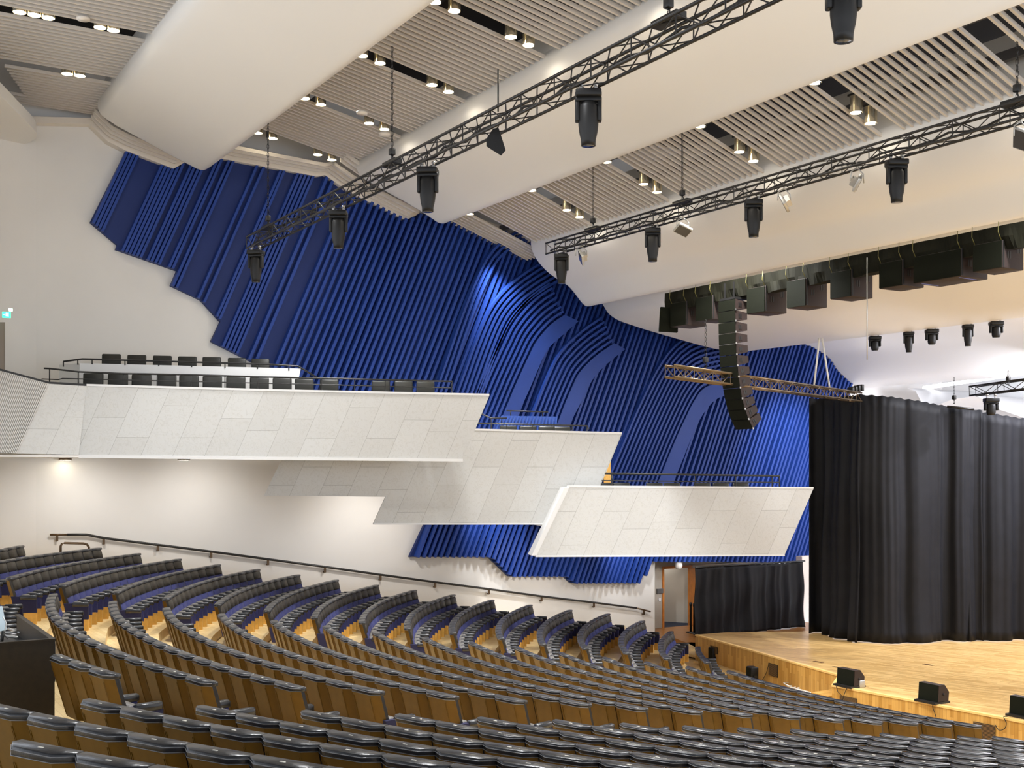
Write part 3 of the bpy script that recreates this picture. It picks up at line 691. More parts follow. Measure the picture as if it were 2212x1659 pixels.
# ---------------------------------------------------------------- railings
def railing(label, P, D, tops, lows, posts, r=.02, thick=None, name='railing'):
    t = [on_line(x, y, P, D) for x, y in tops]; e = empty(name, (t[0].x, t[0].y, t[0].z), label=label, cat='railing')
    Tm = Matrix.Translation(-t[0])
    mb = MB(); mb.tube([Tm @ p for p in t], r, 8); mb.obj('top_rail', M_BLACK, e)
    if lows:
        l = [Tm @ on_line(x, y, P, D) for x, y in lows]; mb = MB(); mb.tube(l, r * .7, 6); mb.obj('lower_rail', M_BLACK, e)
    for x, y0, y1 in posts:
        mb = MB(); mb.tube([Tm @ on_line(x, y0, P, D), Tm @ on_line(x, y1, P, D)], r * .7, 6); mb.obj('post', M_BLACK, e)
    return e
def lerpy(pts, x):
    for a, b in zip(pts, pts[1:]):
        if a[0] <= x <= b[0]: return a[1] + (b[1] - a[1]) * (x - a[0]) / (b[0] - a[0])
    return pts[-1][1]
T1 = [(95, 795.5), (107, 796), (169, 803), (267, 807), (413, 809.5), (557, 814), (740, 818), (977, 824)]
base1 = [(88, 824), (187, 836), (560, 846), (1000, 855)]
railing('black tubular railing along the front of the upper balcony', P1 + nrm1 * .12, D1, T1, [(90, 818.5), (126, 820), (135, 817.5), (740, 832), (974, 838)], [(x, lerpy(T1, x), lerpy(base1, x)) for x in (107, 169, 267, 340, 413, 486, 557, 628, 695, 766, 833, 901, 976)])
railing('black railing in front of the back row on the upper balcony', PT, D1, [(137, 781), (178, 775.5), (582, 787), (644, 791), (684, 815)], None, [(x, y, y + 11) for x, y in ((137, 781), (168, 777), (199, 776), (270, 778), (343, 780), (414, 782), (486, 784), (556, 786), (624, 790))], r=.022)
n2 = Vector((-D1.y, D1.x))
railing('black railing on the middle balcony front', P2 + n2 * .1, D1, [(1022, 914), (1062, 915), (1268, 920), (1272, 927)], None, [(1062, 915, 933), (1095, 915.5, 933), (1150, 917, 934), (1236, 919.5, 936), (1268, 920, 937)])
railing('short black handrail on the stairs behind the middle balcony', P2 + n2 * 1.6, D1, [(1030, 888), (1040, 894), (1060, 903), (1095, 903)], None, [(1061, 903, 925), (1084, 903, 920)])
railing('small black handrail above the light blue slatted partition', P2 + n2 * 2.4, D1, [(1094, 887), (1184, 890)], None, [(1103, 887.5, 898), (1172, 889.5, 900)])
n3 = Vector((-D3.y, D3.x))
railing('long black two-bar railing on the lowest balcony', P3 + n3 * .12, D3, [(1307, 1023), (1684, 1028)], [(1300, 1038), (1684, 1042)], [(1322, 1023.2, 1054), (1502, 1025.6, 1055), (1589, 1026.7, 1055), (1668, 1027.8, 1056), (1683.5, 1028, 1056)], r=.025)
mb = MB()
pp = [on_line(x, y, P2 + n2 * 2.0, D1) for x, y in [(1084, 898), (1201, 900), (1198, 935), (1068, 935)]]
mb.add(pp + [p + Vector((.03, .1, 0)) for p in pp], [(0, 1, 2, 3), (0, 4, 5, 1)])
for i in range(18):
    t = i / 17; a = pp[0].lerp(pp[1], t); b = pp[3].lerp(pp[2], t); d = Vector((D1.x, D1.y, 0)) * .02; o = Vector((0, -.04, 0))
    mb.add([a - d + o, a + d + o, b + d + o, b - d + o, a - d, a + d, b + d, b - d], [(0, 1, 2, 3), (0, 4, 7, 3), (1, 5, 6, 2)])
o = fixn(mb.obj('slatted_partition', mat('light_blue_paint', (.03, .075, .3), .45))); tag(o, 'light blue slatted partition on the middle balcony stairs', 'partition')
# pier and exit door sliver beside middle balcony
mb = MB(); a = on_line(1316, 1000, P2 + n2 * 3.2, D1); mb.box((a.x - .15, a.y, ZC - 1.6), (a.x + .05, a.y + .06, ZC + .6)); o = mb.obj('door_2', M_OAK); struct(o)
# ---------------------------------------------------------------- balcony chairs
def chair_tree(low=False):
    e = empty('balcony_chair', (0, 0, 0))
    mb = MB(); mb.rbox((-.232, .02, .38), (.232, .10, .92), .03, shear=lambda v: (v.x, v.y + (v.z - .4) * .18, v.z)); mb.obj('backrest', M_BLCHAIR, e)
    mb = MB(); mb.rbox((-.22, -.42, .36), (.22, .03, .46), .03); mb.obj('seat', M_BLCHAIR, e)
    mb = MB(); mb.rbox((-.29, -.38, .54), (-.235, .02, .60), .02); mb.obj('armrest', M_BLCHAIR, e)
    mb = MB(); mb.rbox((.235, -.38, .54), (.29, .02, .60), .02); mb.obj('armrest', M_BLCHAIR, e)
    mb = MB(); mb.box((-.2, -.3, 0), (.2, -.05, .37)); mb.obj('base', M_BLACK, e)
    return e
CH = chair_tree(); CHUSED = [0]
def put_chair(px, py, P, D, label, group, face=None):
    """px, py = middle of the top edge of the backrest"""
    p = on_line(px, py, P, D)
    if CHUSED[0] == 0: o = CH
    else: o = copy_tree(CH)
    CHUSED[0] += 1
    o.location = (p.x, p.y, p.z - .92); o.rotation_euler = (0, 0, math.atan2(D.y, D.x) + (face or 0)); tag(o, label, 'chair', group); return o
ORD = ['first', 'second', 'third', 'fourth', 'fifth', 'sixth', 'seventh', 'eighth', 'ninth', 'tenth', 'eleventh', 'twelfth', 'thirteenth', 'fourteenth', 'fifteenth', 'sixteenth', 'seventeenth', 'eighteenth', 'nineteenth']
fr_x = [((a + b) / 2 / 2.99, 552 + y / 2.99) for a, b, y in [(535, 660, 757), (695, 820, 760), (850, 972, 765), (1018, 1128, 768), (1158, 1278, 771), (1310, 1430, 775), (1462, 1582, 780), (1618, 1732, 784), (1768, 1877, 788), (1912, 2020, 793), (2080, 2175, 797)]] + [(736 + (a + b) / 2 / 2.99, 552 + y / 2.99) for a, b, y in [(210, 315, 806), (358, 460, 808), (500, 602, 811)]]
for i, (x, y) in enumerate(fr_x): put_chair(x, y, P1 + nrm1 * .95, D1, 'black leather chair in the front row of the upper balcony, %s from the left' % ORD[i], 'front row chairs on the upper balcony')
bk_x = [((a + b) / 2 / 2.99, 552 + y / 2.99) for a, b, y in [(655, 775, 632), (820, 940, 638), (985, 1105, 643), (1150, 1265, 648), (1310, 1422, 652), (1473, 1587, 658), (1630, 1735, 663)]]
for i, (x, y) in enumerate(bk_x): put_chair(x, y, P1 + nrm1 * 2.5, D1, 'black leather chair in the back row of the upper balcony, %s from the left' % ORD[i], 'back row chairs on the upper balcony')
for i, x in enumerate((1100, 1143, 1184, 1217)): put_chair(x, 919 + i * .8, P2 + n2 * .9, D1, 'black chair behind the middle balcony parapet, %s from the left' % ORD[i], 'chairs on the middle balcony')
for i, x in enumerate((1308, 1345, 1417, 1455, 1521, 1561, 1604)): 
    o = put_chair(x, 1043, P3 + n3 * 1.0, D3, 'dark blue chair top behind the lowest balcony parapet, %s from the left' % ORD[i], 'chairs on the lowest balcony')
# ================================================================ SEATS
ZR0, ZR1 = .20, .79
def shear(z): return .17 * (.80 - z) / .6
def plan_prism(mb, poly, z0, z1, mi=0, bev=0):
    fa = lambda p: (p[0] + shear(z0), p[1], z0); fb = lambda p: (p[0] + shear(z1), p[1], z1)
    mb.prism(poly, fa, fb, mi)
HWs = .262
def rowplan(rear, front, hw=HWs, c=.165, side=.075): return [(rear + side, -hw), (rear, -c), (rear, c), (rear + side, hw), (front, hw), (front, -hw)]
def mk_shell():
    mb = MB(); plan_prism(mb, rowplan(.006, .084), ZR0, .838)
    plan_prism(mb, [(.084, -HWs), (.084, HWs), (.125, HWs), (.125, -HWs)], ZR0 + .02, .838, mi=1)
    for s in (-1, 1):   # beads beside the chamfers
        for dy in (0, .014):
            c = s * (.165 - dy); mb.prism([(.001, c - .003), (.008, c - .003), (.008, c + .003), (.001, c + .003)], lambda p: (p[0] + shear(ZR0), p[1], ZR0 + .01), lambda p: (p[0] + shear(ZR1), p[1], ZR1))
    return mb
def mk_head():
    mb = MB(); bm = bmesh.new()
    pl = rowplan(-.010, .135, HWs + .002, .165, .072)
    secs = [(.828, .98, 0), (.833, 1.03, 0), (.858, 1.03, 0), (.873, .97, 0), (.88, .84, 0)]
    cx = .06; vs = []; n = 6
    for z, sc, _ in secs: vs += [(cx + (p[0] - cx) * sc + (shear(.78)), p[1] * (1 if sc >= 1 else 1 - (1 - sc) * .12), z - (.006 if 0 else 0)) for p in pl]
    fs = [(i * n + j, i * n + (j + 1) % n, (i + 1) * n + (j + 1) % n, (i + 1) * n + j) for i in range(len(secs) - 1) for j in range(n)]
    fs += [tuple(reversed(range(n))), tuple((len(secs) - 1) * n + j for j in range(n))]
    mb.add(vs, fs, 0, True)
    for zp in (.831, .862): mb.tube([(cx + (x - cx) * 1.035 + shear(.78), y * 1.01, zp) for x, y in [pl[0], pl[1], pl[2], pl[3]]], .0035, 4, mi=2)
    mb.rbox((.085, -.238, .63), (.155, .238, .845), .03, mi=1, seg=1, shear=lambda v: (v.x + shear(v.z), v.y, v.z))
    return mb
def mk_back(): return MB().rbox((.09, -.238, .28), (.145, .238, .64), .025, seg=1, shear=lambda v: (v.x + shear(v.z), v.y, v.z))
def mk_cush():
    mb = MB(); mb.rbox((.24, -.2, .26), (.34, .2, .48), .02, seg=1); mb.rbox((.22, -.2, .46), (.36, .2, .53), .025, mi=1, seg=1); return mb
def mk_arm(y): return MB().rbox((.27, y - .042, .46), (.57, y + .042, .55), .018, seg=1)
def mk_panel(y): return MB().box((.32, y - .04, .25), (.54, y + .04, .47))
def mk_panel_end(y):
    mb = MB(); mb.prism([(.18, .22), (.57, .22), (.57, .47), (.28, .47), (.26, .53), (.12, .53)], lambda p: (p[0], y - .03, p[1]), lambda p: (p[0], y + .03, p[1])); return mb
def mk_ped(y): return MB().box((.36, y - .045, 0), (.53, y + .045, .255))
def mk_ped_end(y): return MB().box((.34, y - .03, 0), (.57, y + .03, .225))
def mk_tag(): return MB().rbox((.05, -.02, .879), (.066, .02, .884), .002, seg=1)
YA = -.275
ME = {}
def getm(key, fn, mats):
    if key not in ME:
        me = fn().mesh(key, mats); bm = bmesh.new(); bm.from_mesh(me); bmesh.ops.recalc_face_normals(bm, faces=bm.faces[:]); bm.to_mesh(me); bm.free(); ME[key] = me
    return ME[key]
PARTS = [('back_shell', lambda: mk_shell(), [M_SHELLB, M_LEATH]), ('headrest', lambda: mk_head(), [M_LEATH, M_HEADR, M_PIPE]), ('backrest', lambda: mk_back(), [M_FABRIC]), ('seat_cushion', lambda: mk_cush(), [M_FABRICD, M_GREYL])]
ARM = [('armrest', mk_arm, [M_LEATH]), ('side_panel', mk_panel, [M_FABRIC]), ('pedestal', mk_ped, [M_OAK])]
ARME = [('armrest', mk_arm, [M_LEATH]), ('side_panel', mk_panel_end, [M_FABRICD]), ('pedestal', mk_ped_end, [M_OAK])]
def seat_parts(first, last):
    L = [(n, n, f, m) for n, f, m in PARTS]
    for n, f, m in (ARME if first else ARM): L.append((n, n + ('_lo_end' if first else '_lo'), (lambda f=f: f(YA)), m))
    if last:
        for n, f, m in ARME: L.append((n, n + '_hi_end', (lambda f=f: f(-YA)), m))
    return L
seats = []   # (pos, angle, first(low w end), last(high w end), k, block, idx)
BN = {'F': 'wall-side block', 'M': 'middle block', 'N': 'nearest block'}
for k in sorted(ROW):
    r = ROW[k]
    for blk in 'FMN':
        pts = BL[k][blk]; n = len(pts) - 1
        if blk == 'F' and k < -1: continue
        if blk == 'M' and k < 0: continue
        if blk == 'N' and k < -3: continue
        for i in range(n):
            a, b = pts[i], pts[i + 1]; c = (a + b) / 2; d = (b - a)
            ang = math.atan2(d.y, d.x)
            if blk in 'MN': ang += math.pi
            ang -= math.pi / 2
            if k == 0 and blk == 'M' and 13.75 < c.y < 17.4: continue
            z = r['zf'] - (r['dF'] * (i + .5) / n if blk == 'F' else 0)
            top = Vector((c.x, c.y, z + SH)); sx, sy, Z = proj(top)
            sx2, sy2, _ = proj(Vector((c.x + .5, c.y, z)))
            if Z < 2 or sx < -60 or sx > 2270 or sy > 1700: continue
            lo, hi = (i == 0, i == n - 1) if blk == 'F' else (i == n - 1, i == 0)
            if k == 0 and blk == 'M' and 17.4 <= c.y < 17.95: lo = True
            seats.append((Vector((c.x, c.y, z)), ang, lo, hi, k, blk, i, Z, d.length / .54))
# short back row by the wall
zt = ZC - 1.76
p0 = V2(on_z(40, 1178, zt - .14)); dd = Vector((-.25, -.48))
for i in range(5):
    c = p0 + dd * (i + .5); seats.append((Vector((c.x, c.y, zt - .14 - SH)), math.atan2(-dd.y, -dd.x) - math.pi / 2, False, i == 0, -3, 'F', i, 28, 1))
seats.sort(key=lambda q: q[7])
NBIG = 300
print('SEATS', len(seats))
TAGM = getm('number_tag', mk_tag, [M_TAG])
rest = MB(); RM = [M_SHELLB, M_LEATH, M_HEADR, M_PIPE, M_FABRIC, M_FABRICD, M_GREYL, M_OAK]
cache = {}
def rowname(k): return '%s row from the stage' % ORD[15 - k] if k < 15 else 'front row by the stage'
for j, (pos, ang, lo, hi, k, blk, i, Z, scl) in enumerate(seats):
    M = Matrix.Translation(pos) @ Matrix.Rotation(ang, 4, 'Z') @ Matrix.Diagonal((1, scl, 1, 1))
    prt = seat_parts(lo, hi)
    if j < NBIG:
        side = 'its wall-side end'
        idx = i if blk != 'F' else (ROW[k]['nF'] - 1 - i)
        e = empty('auditorium_seat', pos, ang, label='black-topped seat, %s, %s, %s from %s' % (BN[blk], rowname(k), ORD[min(idx, 18)], side), cat='seat', group='curved rows of auditorium seats'); e.scale = (1, scl, 1)
        for nm, key, fn, m in prt:
            o = bpy.data.objects.new(nm, getm(key, fn, m)); COL.objects.link(o); o.parent = e
        if j < 90: o = bpy.data.objects.new('number_tag', TAGM); COL.objects.link(o); o.parent = e
    else:
        for nm, key, fn, m in prt:
            if key not in cache: cache[key] = fn()
            src = cache[key]
            base = RM.index(m[0]); o2 = len(rest.v)
            rest.v += [tuple(M @ Vector(v)) for v in src.v]; rest.f += [[q + o2 for q in f] for f in src.f]
            rest.m += [RM.index(m[q]) for q in src.m]; rest.s += src.s
o = fixn(rest.obj('auditorium_seat_rows', RM)); tag(o, 'farther curved rows of blue auditorium seats with black tops and oak bases', 'seats', 'curved rows of auditorium seats', 'stuff')

# ================================================================ RIGGING
def frame_of(p0, p1):
    d = (p1 - p0).normalized(); side = Vector((-d.y, d.x, 0)).normalized(); up = side.cross(d).normalized()
    if up.z < 0: up = -up
    return d, side, up
def truss(name, p0, p1, wd, hh, panel, label, m, r=.024, mlat=None, flip=False, extras=True):
    d, sd, up = frame_of(p0, p1); L = (p1 - p0).length; e = empty(name, p0, label=label, cat='truss')
    for a in (-1, 1):
        for b in (-1, 1):
            mb = MB(); o = sd * a * wd / 2 + up * b * hh / 2; mb.tube([o, d * L + o], r, 8); mb.obj('chord', m, e)
    n = max(2, int(L / panel)); mb = MB(); rr = r * .42
    for i in range(n):
        t0, t1 = L * i / n, L * (i + 1) / n
        for a in (-1, 1):
            o = sd * a * wd / 2; s0 = -1 if i % 2 else 1
            mb.tube([d * t0 + o + up * s0 * hh / 2, d * t1 + o - up * s0 * hh / 2], rr, 5, cap=False)
            o = up * a * hh / 2; mb.tube([d * t0 + o + sd * s0 * wd / 2, d * t1 + o - sd * s0 * wd / 2], rr, 5, cap=False)
        if i % 2 == 0:
            for a in (-1, 1): mb.tube([d * t0 + sd * a * wd / 2 + up * hh / 2, d * t0 + sd * a * wd / 2 - up * hh / 2], rr, 5, cap=False)
    mb.obj('lattice', mlat or m, e)
    if extras:
        mb = MB(); P = []
        for i in range(int(L / .35)): P.append(d * (i * .35) + up * (-hh * .15 + .04 * math.sin(i * 1.9)) + sd * .03 * math.sin(i * 2.7))
        if len(P) > 2: mb.tube(P, .02, 6); mb.obj('cable_bundle', M_FIX, e)
    return e
def chain(label, top, bot, name='hoist_chain', r=.02, hook=True, m=None):
    e = empty(name, bot, label=label, cat='chain'); L = (top - bot).length; d = (top - bot).normalized(); mb = MB(); n = max(3, int(L / .09))
    for i in range(n):
        c = d * (L * (i + .5) / n); a = Vector((1, 0, 0)) if i % 2 else Vector((0, 1, 0))
        mb.tube([c - d * .045 + a * .008, c - d * .03 + a * .02, c + d * .03 + a * .02, c + d * .045 + a * .008], r * .4, 4, cap=False)
        mb.tube([c - d * .045 - a * .008, c - d * .03 - a * .02, c + d * .03 - a * .02, c + d * .045 - a * .008], r * .4, 4, cap=False)
    mb.obj('links', m or M_BLACK, e)
    if hook:
        mb = MB(); mb.rbox((-.05, -.05, .12), (.05, .05, .24), .015); mb.tube([(0, 0, .12), (.03, 0, .07), (.03, 0, .03), (0, 0, 0), (-.03, 0, .02)], .012, 6); mb.obj('hook', M_BLACK, e)
    return e
def lathe(prof, n=20, cx=0, cy=0):
    mb = MB(); secs = [[Vector((cx + r * math.cos(6.28318 * j / n), cy + r * math.sin(6.28318 * j / n), z)) for j in range(n)] for r, z in prof]
    mb.strip(secs, None, smooth=True, closed=True); return mb
def moving_head(small=False):
    e = empty('moving_head_light', (0, 0, 0)); S = 1
    mb = MB(); mb.rbox((-.17, -.15, -.15), (.17, .15, -.05), .02); mb.box((-.175, -.06, -.12), (.175, .06, -.08)); mb.obj('base', M_FIX, e)
    mb = MB()
    for x in (-.1, .1): mb.box((x - .02, -.02, -.05), (x + .02, .02, .03)); mb.tube([(x, -.04, .03), (x, .04, .03)], .03, 8)
    mb.obj('clamp', M_STEEL, e)
    mb = MB(); mb.rbox((-.175, -.075, -.2), (.175, .075, -.14), .015)
    for s in (-1, 1): mb.rbox((min(s * .175, s * .115), -.06, -.46 if not small else -.36), (max(s * .175, s * .115), .06, -.15), .02)
    mb.obj('yoke', M_FIX, e)
    if small: pr = [(.03, -.17), (.1, -.18), (.115, -.24), (.115, -.40), (.1, -.46), (.085, -.48)]; zl = -.475
    else: pr = [(.04, -.19), (.105, -.2), (.13, -.27), (.132, -.50), (.12, -.6), (.098, -.70), (.095, -.775)]; zl = -.77
    mb = lathe(pr); h = mb.obj('head', M_FIX, e)
    mb = lathe([(.075, zl - .008), (.075, zl - .002)]); mb.obj('lens', mat('lens_dark', (.03, .035, .045), .05, coat=1), h)
    mb = MB()
    for i in range(7): mb.box((-.06, -.142, -.34 - i * .02), (.06, -.128, -.33 - i * .02))
    mb.obj('vent_slats', M_BLACK, h)
    return e
MHL = moving_head(); MHS = moving_head(True); MHN = {0: 0, 1: 0}
def fullcopy(src, name=None):
    e = src.copy(); COL.objects.link(e)
    for ch in src.children:
        c = ch.copy(); COL.objects.link(c); c.parent = e
        for g in ch.children: d = g.copy(); COL.objects.link(d); d.parent = c
    return e
def put_mh(small, p, rz, sc, label, group):
    src = MHS if small else MHL; k = 1 if small else 0
    o = src if MHN[k] == 0 else fullcopy(src); MHN[k] += 1
    o.location = p; o.rotation_euler = (0, 0, rz); o.scale = (sc,) * 3; return tag(o, label, 'stage light', group)
def line_at(m, s, px):   # point on a bar running across the hall at stage distance s, seen at pixel column px
    z = m * s * 2929.0 / 2500.0; Z = 2929.0 * s / (px + 420); return Vector((s, (Z - CB * s) / CA, ZC + z))
S1, S2 = 8.82, 16.0; m1, m2 = .5, .292
t1a, t1b = line_at(m1, S1, 545), line_at(m1, S1, 2500)
truss('lighting_truss', t1a, t1b, .27, .27, .42, 'long black lattice truss crossing the ceiling, nearest the rear seats', M_TRUSS)
t2a, t2b = line_at(m2, S2, 1189), line_at(m2, S2, 2600)
truss('lighting_truss', t2a, t2b, .27, .27, .42, 'long black lattice truss further to the stage, with silver floodlights', M_TRUSS)
where1 = ['at the truss far left end', 'second from the far end', 'third from the far end', 'fourth from the far end', 'cut off by the top edge of the view']
for i, x in enumerate((553, 731, 924, 1271, 1822)):
    p = line_at(m1, S1, x); p.z -= .16; put_mh(False, p, [2.4, 2.6, 2.5, 2.55, 2.6][i], 1.0, 'black moving head on the rear truss, ' + where1[i], 'moving heads on the rear truss')
where2 = ['under its far end', 'beside the first flood', 'between two floods', 'nearest the right edge']
for i, x in enumerate((1213, 1410, 1628, 1937)):
    p = line_at(m2, S2, x); p.z -= .16; put_mh(False, p, [2.4, 2.5, 2.5, 2.6][i], 1.0, 'black moving head on the floodlight truss, ' + where2[i], 'moving heads on the floodlight truss')
def flood(p, rot, label):
    e = empty('flood_light', p, label=label, cat='floodlight', group='silver floodlights on the truss')
    R = Matrix.Translation((0, 0, -.28)) @ rot.to_4x4()
    mb = MB(); mb.rbox((-.17, -.13, -.03), (.17, .13, .03), .01, M=R); mb.box((-.1, -.07, .03), (.1, .07, .12), M=R)
    mb.obj('housing', M_SILVER, e); mb = MB(); mb.box((-.15, -.11, -.036), (.15, .11, -.031), M=R); mb.obj('lens', mat('flood_lens', (.06, .055, .05), .2), e)
    mb = MB(); mb.tube([(-.17, 0, -.26), (-.16, 0, -.1), (-.03, 0, -.02), (.03, 0, -.02), (.16, 0, -.1), (.17, 0, -.26)], .012, 6); mb.tube([(0, 0, -.03), (0, 0, .1)], .02, 6); mb.obj('bracket', M_SILVER, e)
    return e
for x, rx, ry, lb in ((1256, .9, 1.0, 'silver flood with dark face near the truss far end'), (1475, -.5, .4, 'silver flood pointing down between first two moving heads'), (1694, 1.0, .6, 'silver flood with dark square face beside third moving head'), (1852, -.9, -.8, 'silver flood showing its finned back, left of the nearest head'), (2205, .5, 1.0, 'silver flood cut by the right edge of the view')):
    p = line_at(m2, S2, x); p.z -= .14; flood(p, Matrix.Rotation(rx, 3, 'X') @ Matrix.Rotation(ry, 3, 'Y'), lb)
# small hanging sign plate on the rear truss
mb = MB(); p = line_at(m1, S1, 1068); R = Matrix.Rotation(-1.0, 4, 'Z')
mb.prism([(-.02, -.1), (.06, -.08), (.17, -.42), (.1, -.5), (-.12, -.36), (-.12, -.25)], lambda q: (q[0], -.01, q[1]), lambda q: (q[0], .01, q[1]))
mb.prism([(.01, -.28), (.03, -.27), (.06, -.36), (.04, -.37)], lambda q: (q[0], -.014, q[1]), lambda q: (q[0], .0, q[1]))
o = mb.obj('truss_plate', M_FIX); o.location = p; o.rotation_euler = (0, 0, -.55); tag(o, 'small angular black plate hanging under the rear truss', 'bracket')
for x, y0, s, m, lb in ((579, 250, S1, m1, 'black hoist chain at the far left end of the rear truss'), (847, 100, S1, m1, 'black hoist chain holding the rear truss beside second shell'), (1444, -60, S1, m1, 'black hoist chain at the top edge of the view'),
                        (1281, 340, S2, m2, 'black hoist chain at the far end of the floodlight truss'), (1474, 280, S2, m2, 'black hoist chain holding the middle of the floodlight truss'), (2197, 90, S2, m2, 'black hoist chain near the right edge of the view')):
    p = line_at(m, s, x); b = p + Vector((0, 0, .2)); Z = p.x * CB + p.y * CA; chain(lb, Vector((p.x, p.y, ZC + (1008 - y0) * Z / 2500)), b)
    mb = MB(); mb.box((-.08, -.24, .14), (.08, .24, .22)); o = mb.obj('hoist_bracket', M_FIX); o.location = p; tag(o, lb.replace('black hoist chain', 'flat black clamp plate').replace('holding', 'on').replace('cut', 'cut'), 'bracket')
p = line_at(m1, S1, 1076); Z = p.x * CB + p.y * CA; mb = MB(); mb.tube([(0, 0, .13), (0, 0, (1008 - 150) * Z / 2500 + ZC - p.z)], .012, 6); o = mb.obj('suspension_rod', M_BLACK); o.location = p; tag(o, 'thin black rod from the slats down to the rear truss', 'rod')
# loudspeaker beam with subwoofers
SB = 18.2; mbm = .1985
b0, b1 = line_at(mbm, SB, 1447), line_at(mbm * 1.0, SB, 2500)
bm_ = empty('speaker_beam', b0, label='long beam wrapped in olive black drape carrying the loudspeakers', cat='beam')
mb = MB(); L = (b1 - b0).length; secs = []
for i in range(160):
    t = i / 159 * L; wv = -t; a = .02 * math.sin(t * 7.1) + .015 * math.sin(t * 17)
    secs.append([Vector((-.16 + a * .4, wv, .03)), Vector((-.17 + a, wv, -.18)), Vector((-.15 - a, wv, -.40 + .02 * math.sin(t * 5))), Vector((.16, wv, -.38)), Vector((.16, wv, .02))])
mb.strip(secs, None, closed=True); fixn(mb.obj('wrap', M_DRAPE2, bm_))
def sub(xl, xc_, xr, yt, yb, label, fw, dp, strips=False, handles=1, beam_s=SB):
    c = line_at(0, beam_s - .22, xc_); Z = c.x * CB + c.y * CA; zt_ = ZC + (1008 - yt) * Z / 2500; zb_ = ZC + (1008 - yb) * Z / 2500; H = zt_ - zb_
    e = empty('subwoofer', (c.x, c.y, zb_), label=label, cat='loudspeaker', group='subwoofers under the speaker beam')
    mb = MB(); mb.rbox((.02, 0, 0), (dp, fw, H), .012); mb.obj('cabinet', M_SPKB, e)
    mb = MB(); mb.box((0, .01, .01), (.022, fw - .01, H - .01)); mb.obj('grille', M_SPKF, e)
    for i in range(handles + 1):
        hx = dp * (.33 if i == 0 else .78); hz = H * (.5 if i == 0 else .72)
        mb = MB(); mb.box((hx - .05, -.006, hz - .06), (hx - .012, .002, hz + .06)); mb.box((hx + .012, -.006, hz - .06), (hx + .05, .002, hz + .06)); mb.obj('handle', M_BLACK, e)
    for yy in (.03, fw - .03):
        mb = MB(); mb.tube([(.03, yy, H), (-.03, yy + .02, H + .14), (.02, yy + .05, H + .33)], .007, 6); mb.obj('ratchet_strap', mat('strap_yellow', (.14, .12, .025), .5), e)
    mb = MB(); mb.box((.03, -.012, .02), (.06, .0, H)); mb.obj('rigging_rail', M_BLACK, e)
    if strips:
        for yy in (.12, fw - .1): mb = MB(); mb.box((.12, yy - .012, -.004), (.6, yy + .012, .004)); mb.obj('skid_strip', mat('skid_blue', (.2, .25, .7), .4), e)
    return e
sub(1448, 1481, 1523, 649.6, 701.6, 'first black subwoofer at the far end of the beam', .58, .64)
sub(1504, 1538, 1585, 637.5, 689.5, 'second subwoofer, just left of the hanging line array', .58, .64)
sub(1613, 1652, 1697, 616.7, 672.8, 'third subwoofer, just right of the hanging line array', .58, .66)
sub(1698, 1740, 1785, 600, 660, 'fourth subwoofer from the beam far end, two handles visible', .56, .64)
sub(1793, 1838, 1885, 580.8, 639.5, 'fifth subwoofer from the beam far end, below a thin rod', .56, .64)
sub(1899, 1948, 1994, 559.8, 616, 'sixth subwoofer, half hidden by the wide one', .56, .64)
sub(1970, 2075, 2135, 536, 596, 'widest subwoofer with two bluish strips underneath', 1.06, .78, strips=True)
sub(2106, 2164, 2211, 517.5, 577.7, 'rightmost subwoofer at the edge of the view', .6, .62)
mb = MB(); c = on_Z(1448, 664, 28.3); d_ = Vector((CA, -CB, 0)); f_ = Vector((CB, CA, 0))
M = Matrix(((d_.x, f_.x, 0, c.x), (d_.y, f_.y, 0, c.y), (0, 0, 1, c.z), (0, 0, 0, 1)))
mb.rbox((-.24, 0, -.6), (.22, .12, 0), .01, M=M @ Matrix.Rotation(.06, 4, 'Y')); o = mb.obj('fill_speaker', M_SPKF); tag(o, 'flat olive panel loudspeaker at the far end of the speaker beam', 'loudspeaker')
# line array
c = line_at(0, SB - .35, 1588); Z = c.x * CB + c.y * CA; ztop_ = ZC + (1008 - 645) * Z / 2500
la = empty('line_array', (c.x, c.y, ztop_), label='curved black line array hanging below the speaker beam', cat='loudspeaker')
mb = MB(); mb.box((0, .02, .0), (.4, .52, .05)); mb.box((.05, .1, .05), (.08, .13, .4)); mb.box((.05, .4, .05), (.08, .43, .4)); mb.box((.3, .25, .05), (.33, .28, .4)); mb.obj('rigging_frame', M_BLACK, la)
x, z, hgt = 0.0, 0.0, .252; angs = [0, .5, 1, 2, 4, 6, 8, 11, 14, 19, 26, 33]
for i, a in enumerate(angs):
    ar = math.radians(a); M = Matrix.Translation((x, 0, z)) @ Matrix.Rotation(-ar, 4, 'Y')
    el = None
    mb = MB(); mb.prism([(.015, -.005), (.36, -.05), (.36, -hgt + .05), (.015, -hgt + .005)], lambda p: (p[0], 0, p[1]), lambda p: (p[0], .56, p[1]))
    mb.v = [tuple(M @ Vector(v)) for v in mb.v]; el = fixn(mb.obj('array_element', M_SPKB, la))
    mb = MB(); mb.box((-.005, .008, -hgt + .008), (.018, .552, -.008), M=M); mb.obj('grille', M_SPKF, el)
    mb = MB(); mb.box((.10, -.006, -hgt * .68), (.135, .002, -hgt * .32), M=M); mb.box((.15, -.006, -hgt * .68), (.185, .002, -hgt * .32), M=M); mb.obj('handle', M_BLACK, el)
    mb = MB(); mb.box((.0, -.012, -hgt - .01), (.03, .004, -hgt + .03), M=M); mb.obj('pin_bracket', M_STEEL, el)
    d = M.to_3x3() @ Vector((0, 0, -hgt)); x += d.x; z += d.z
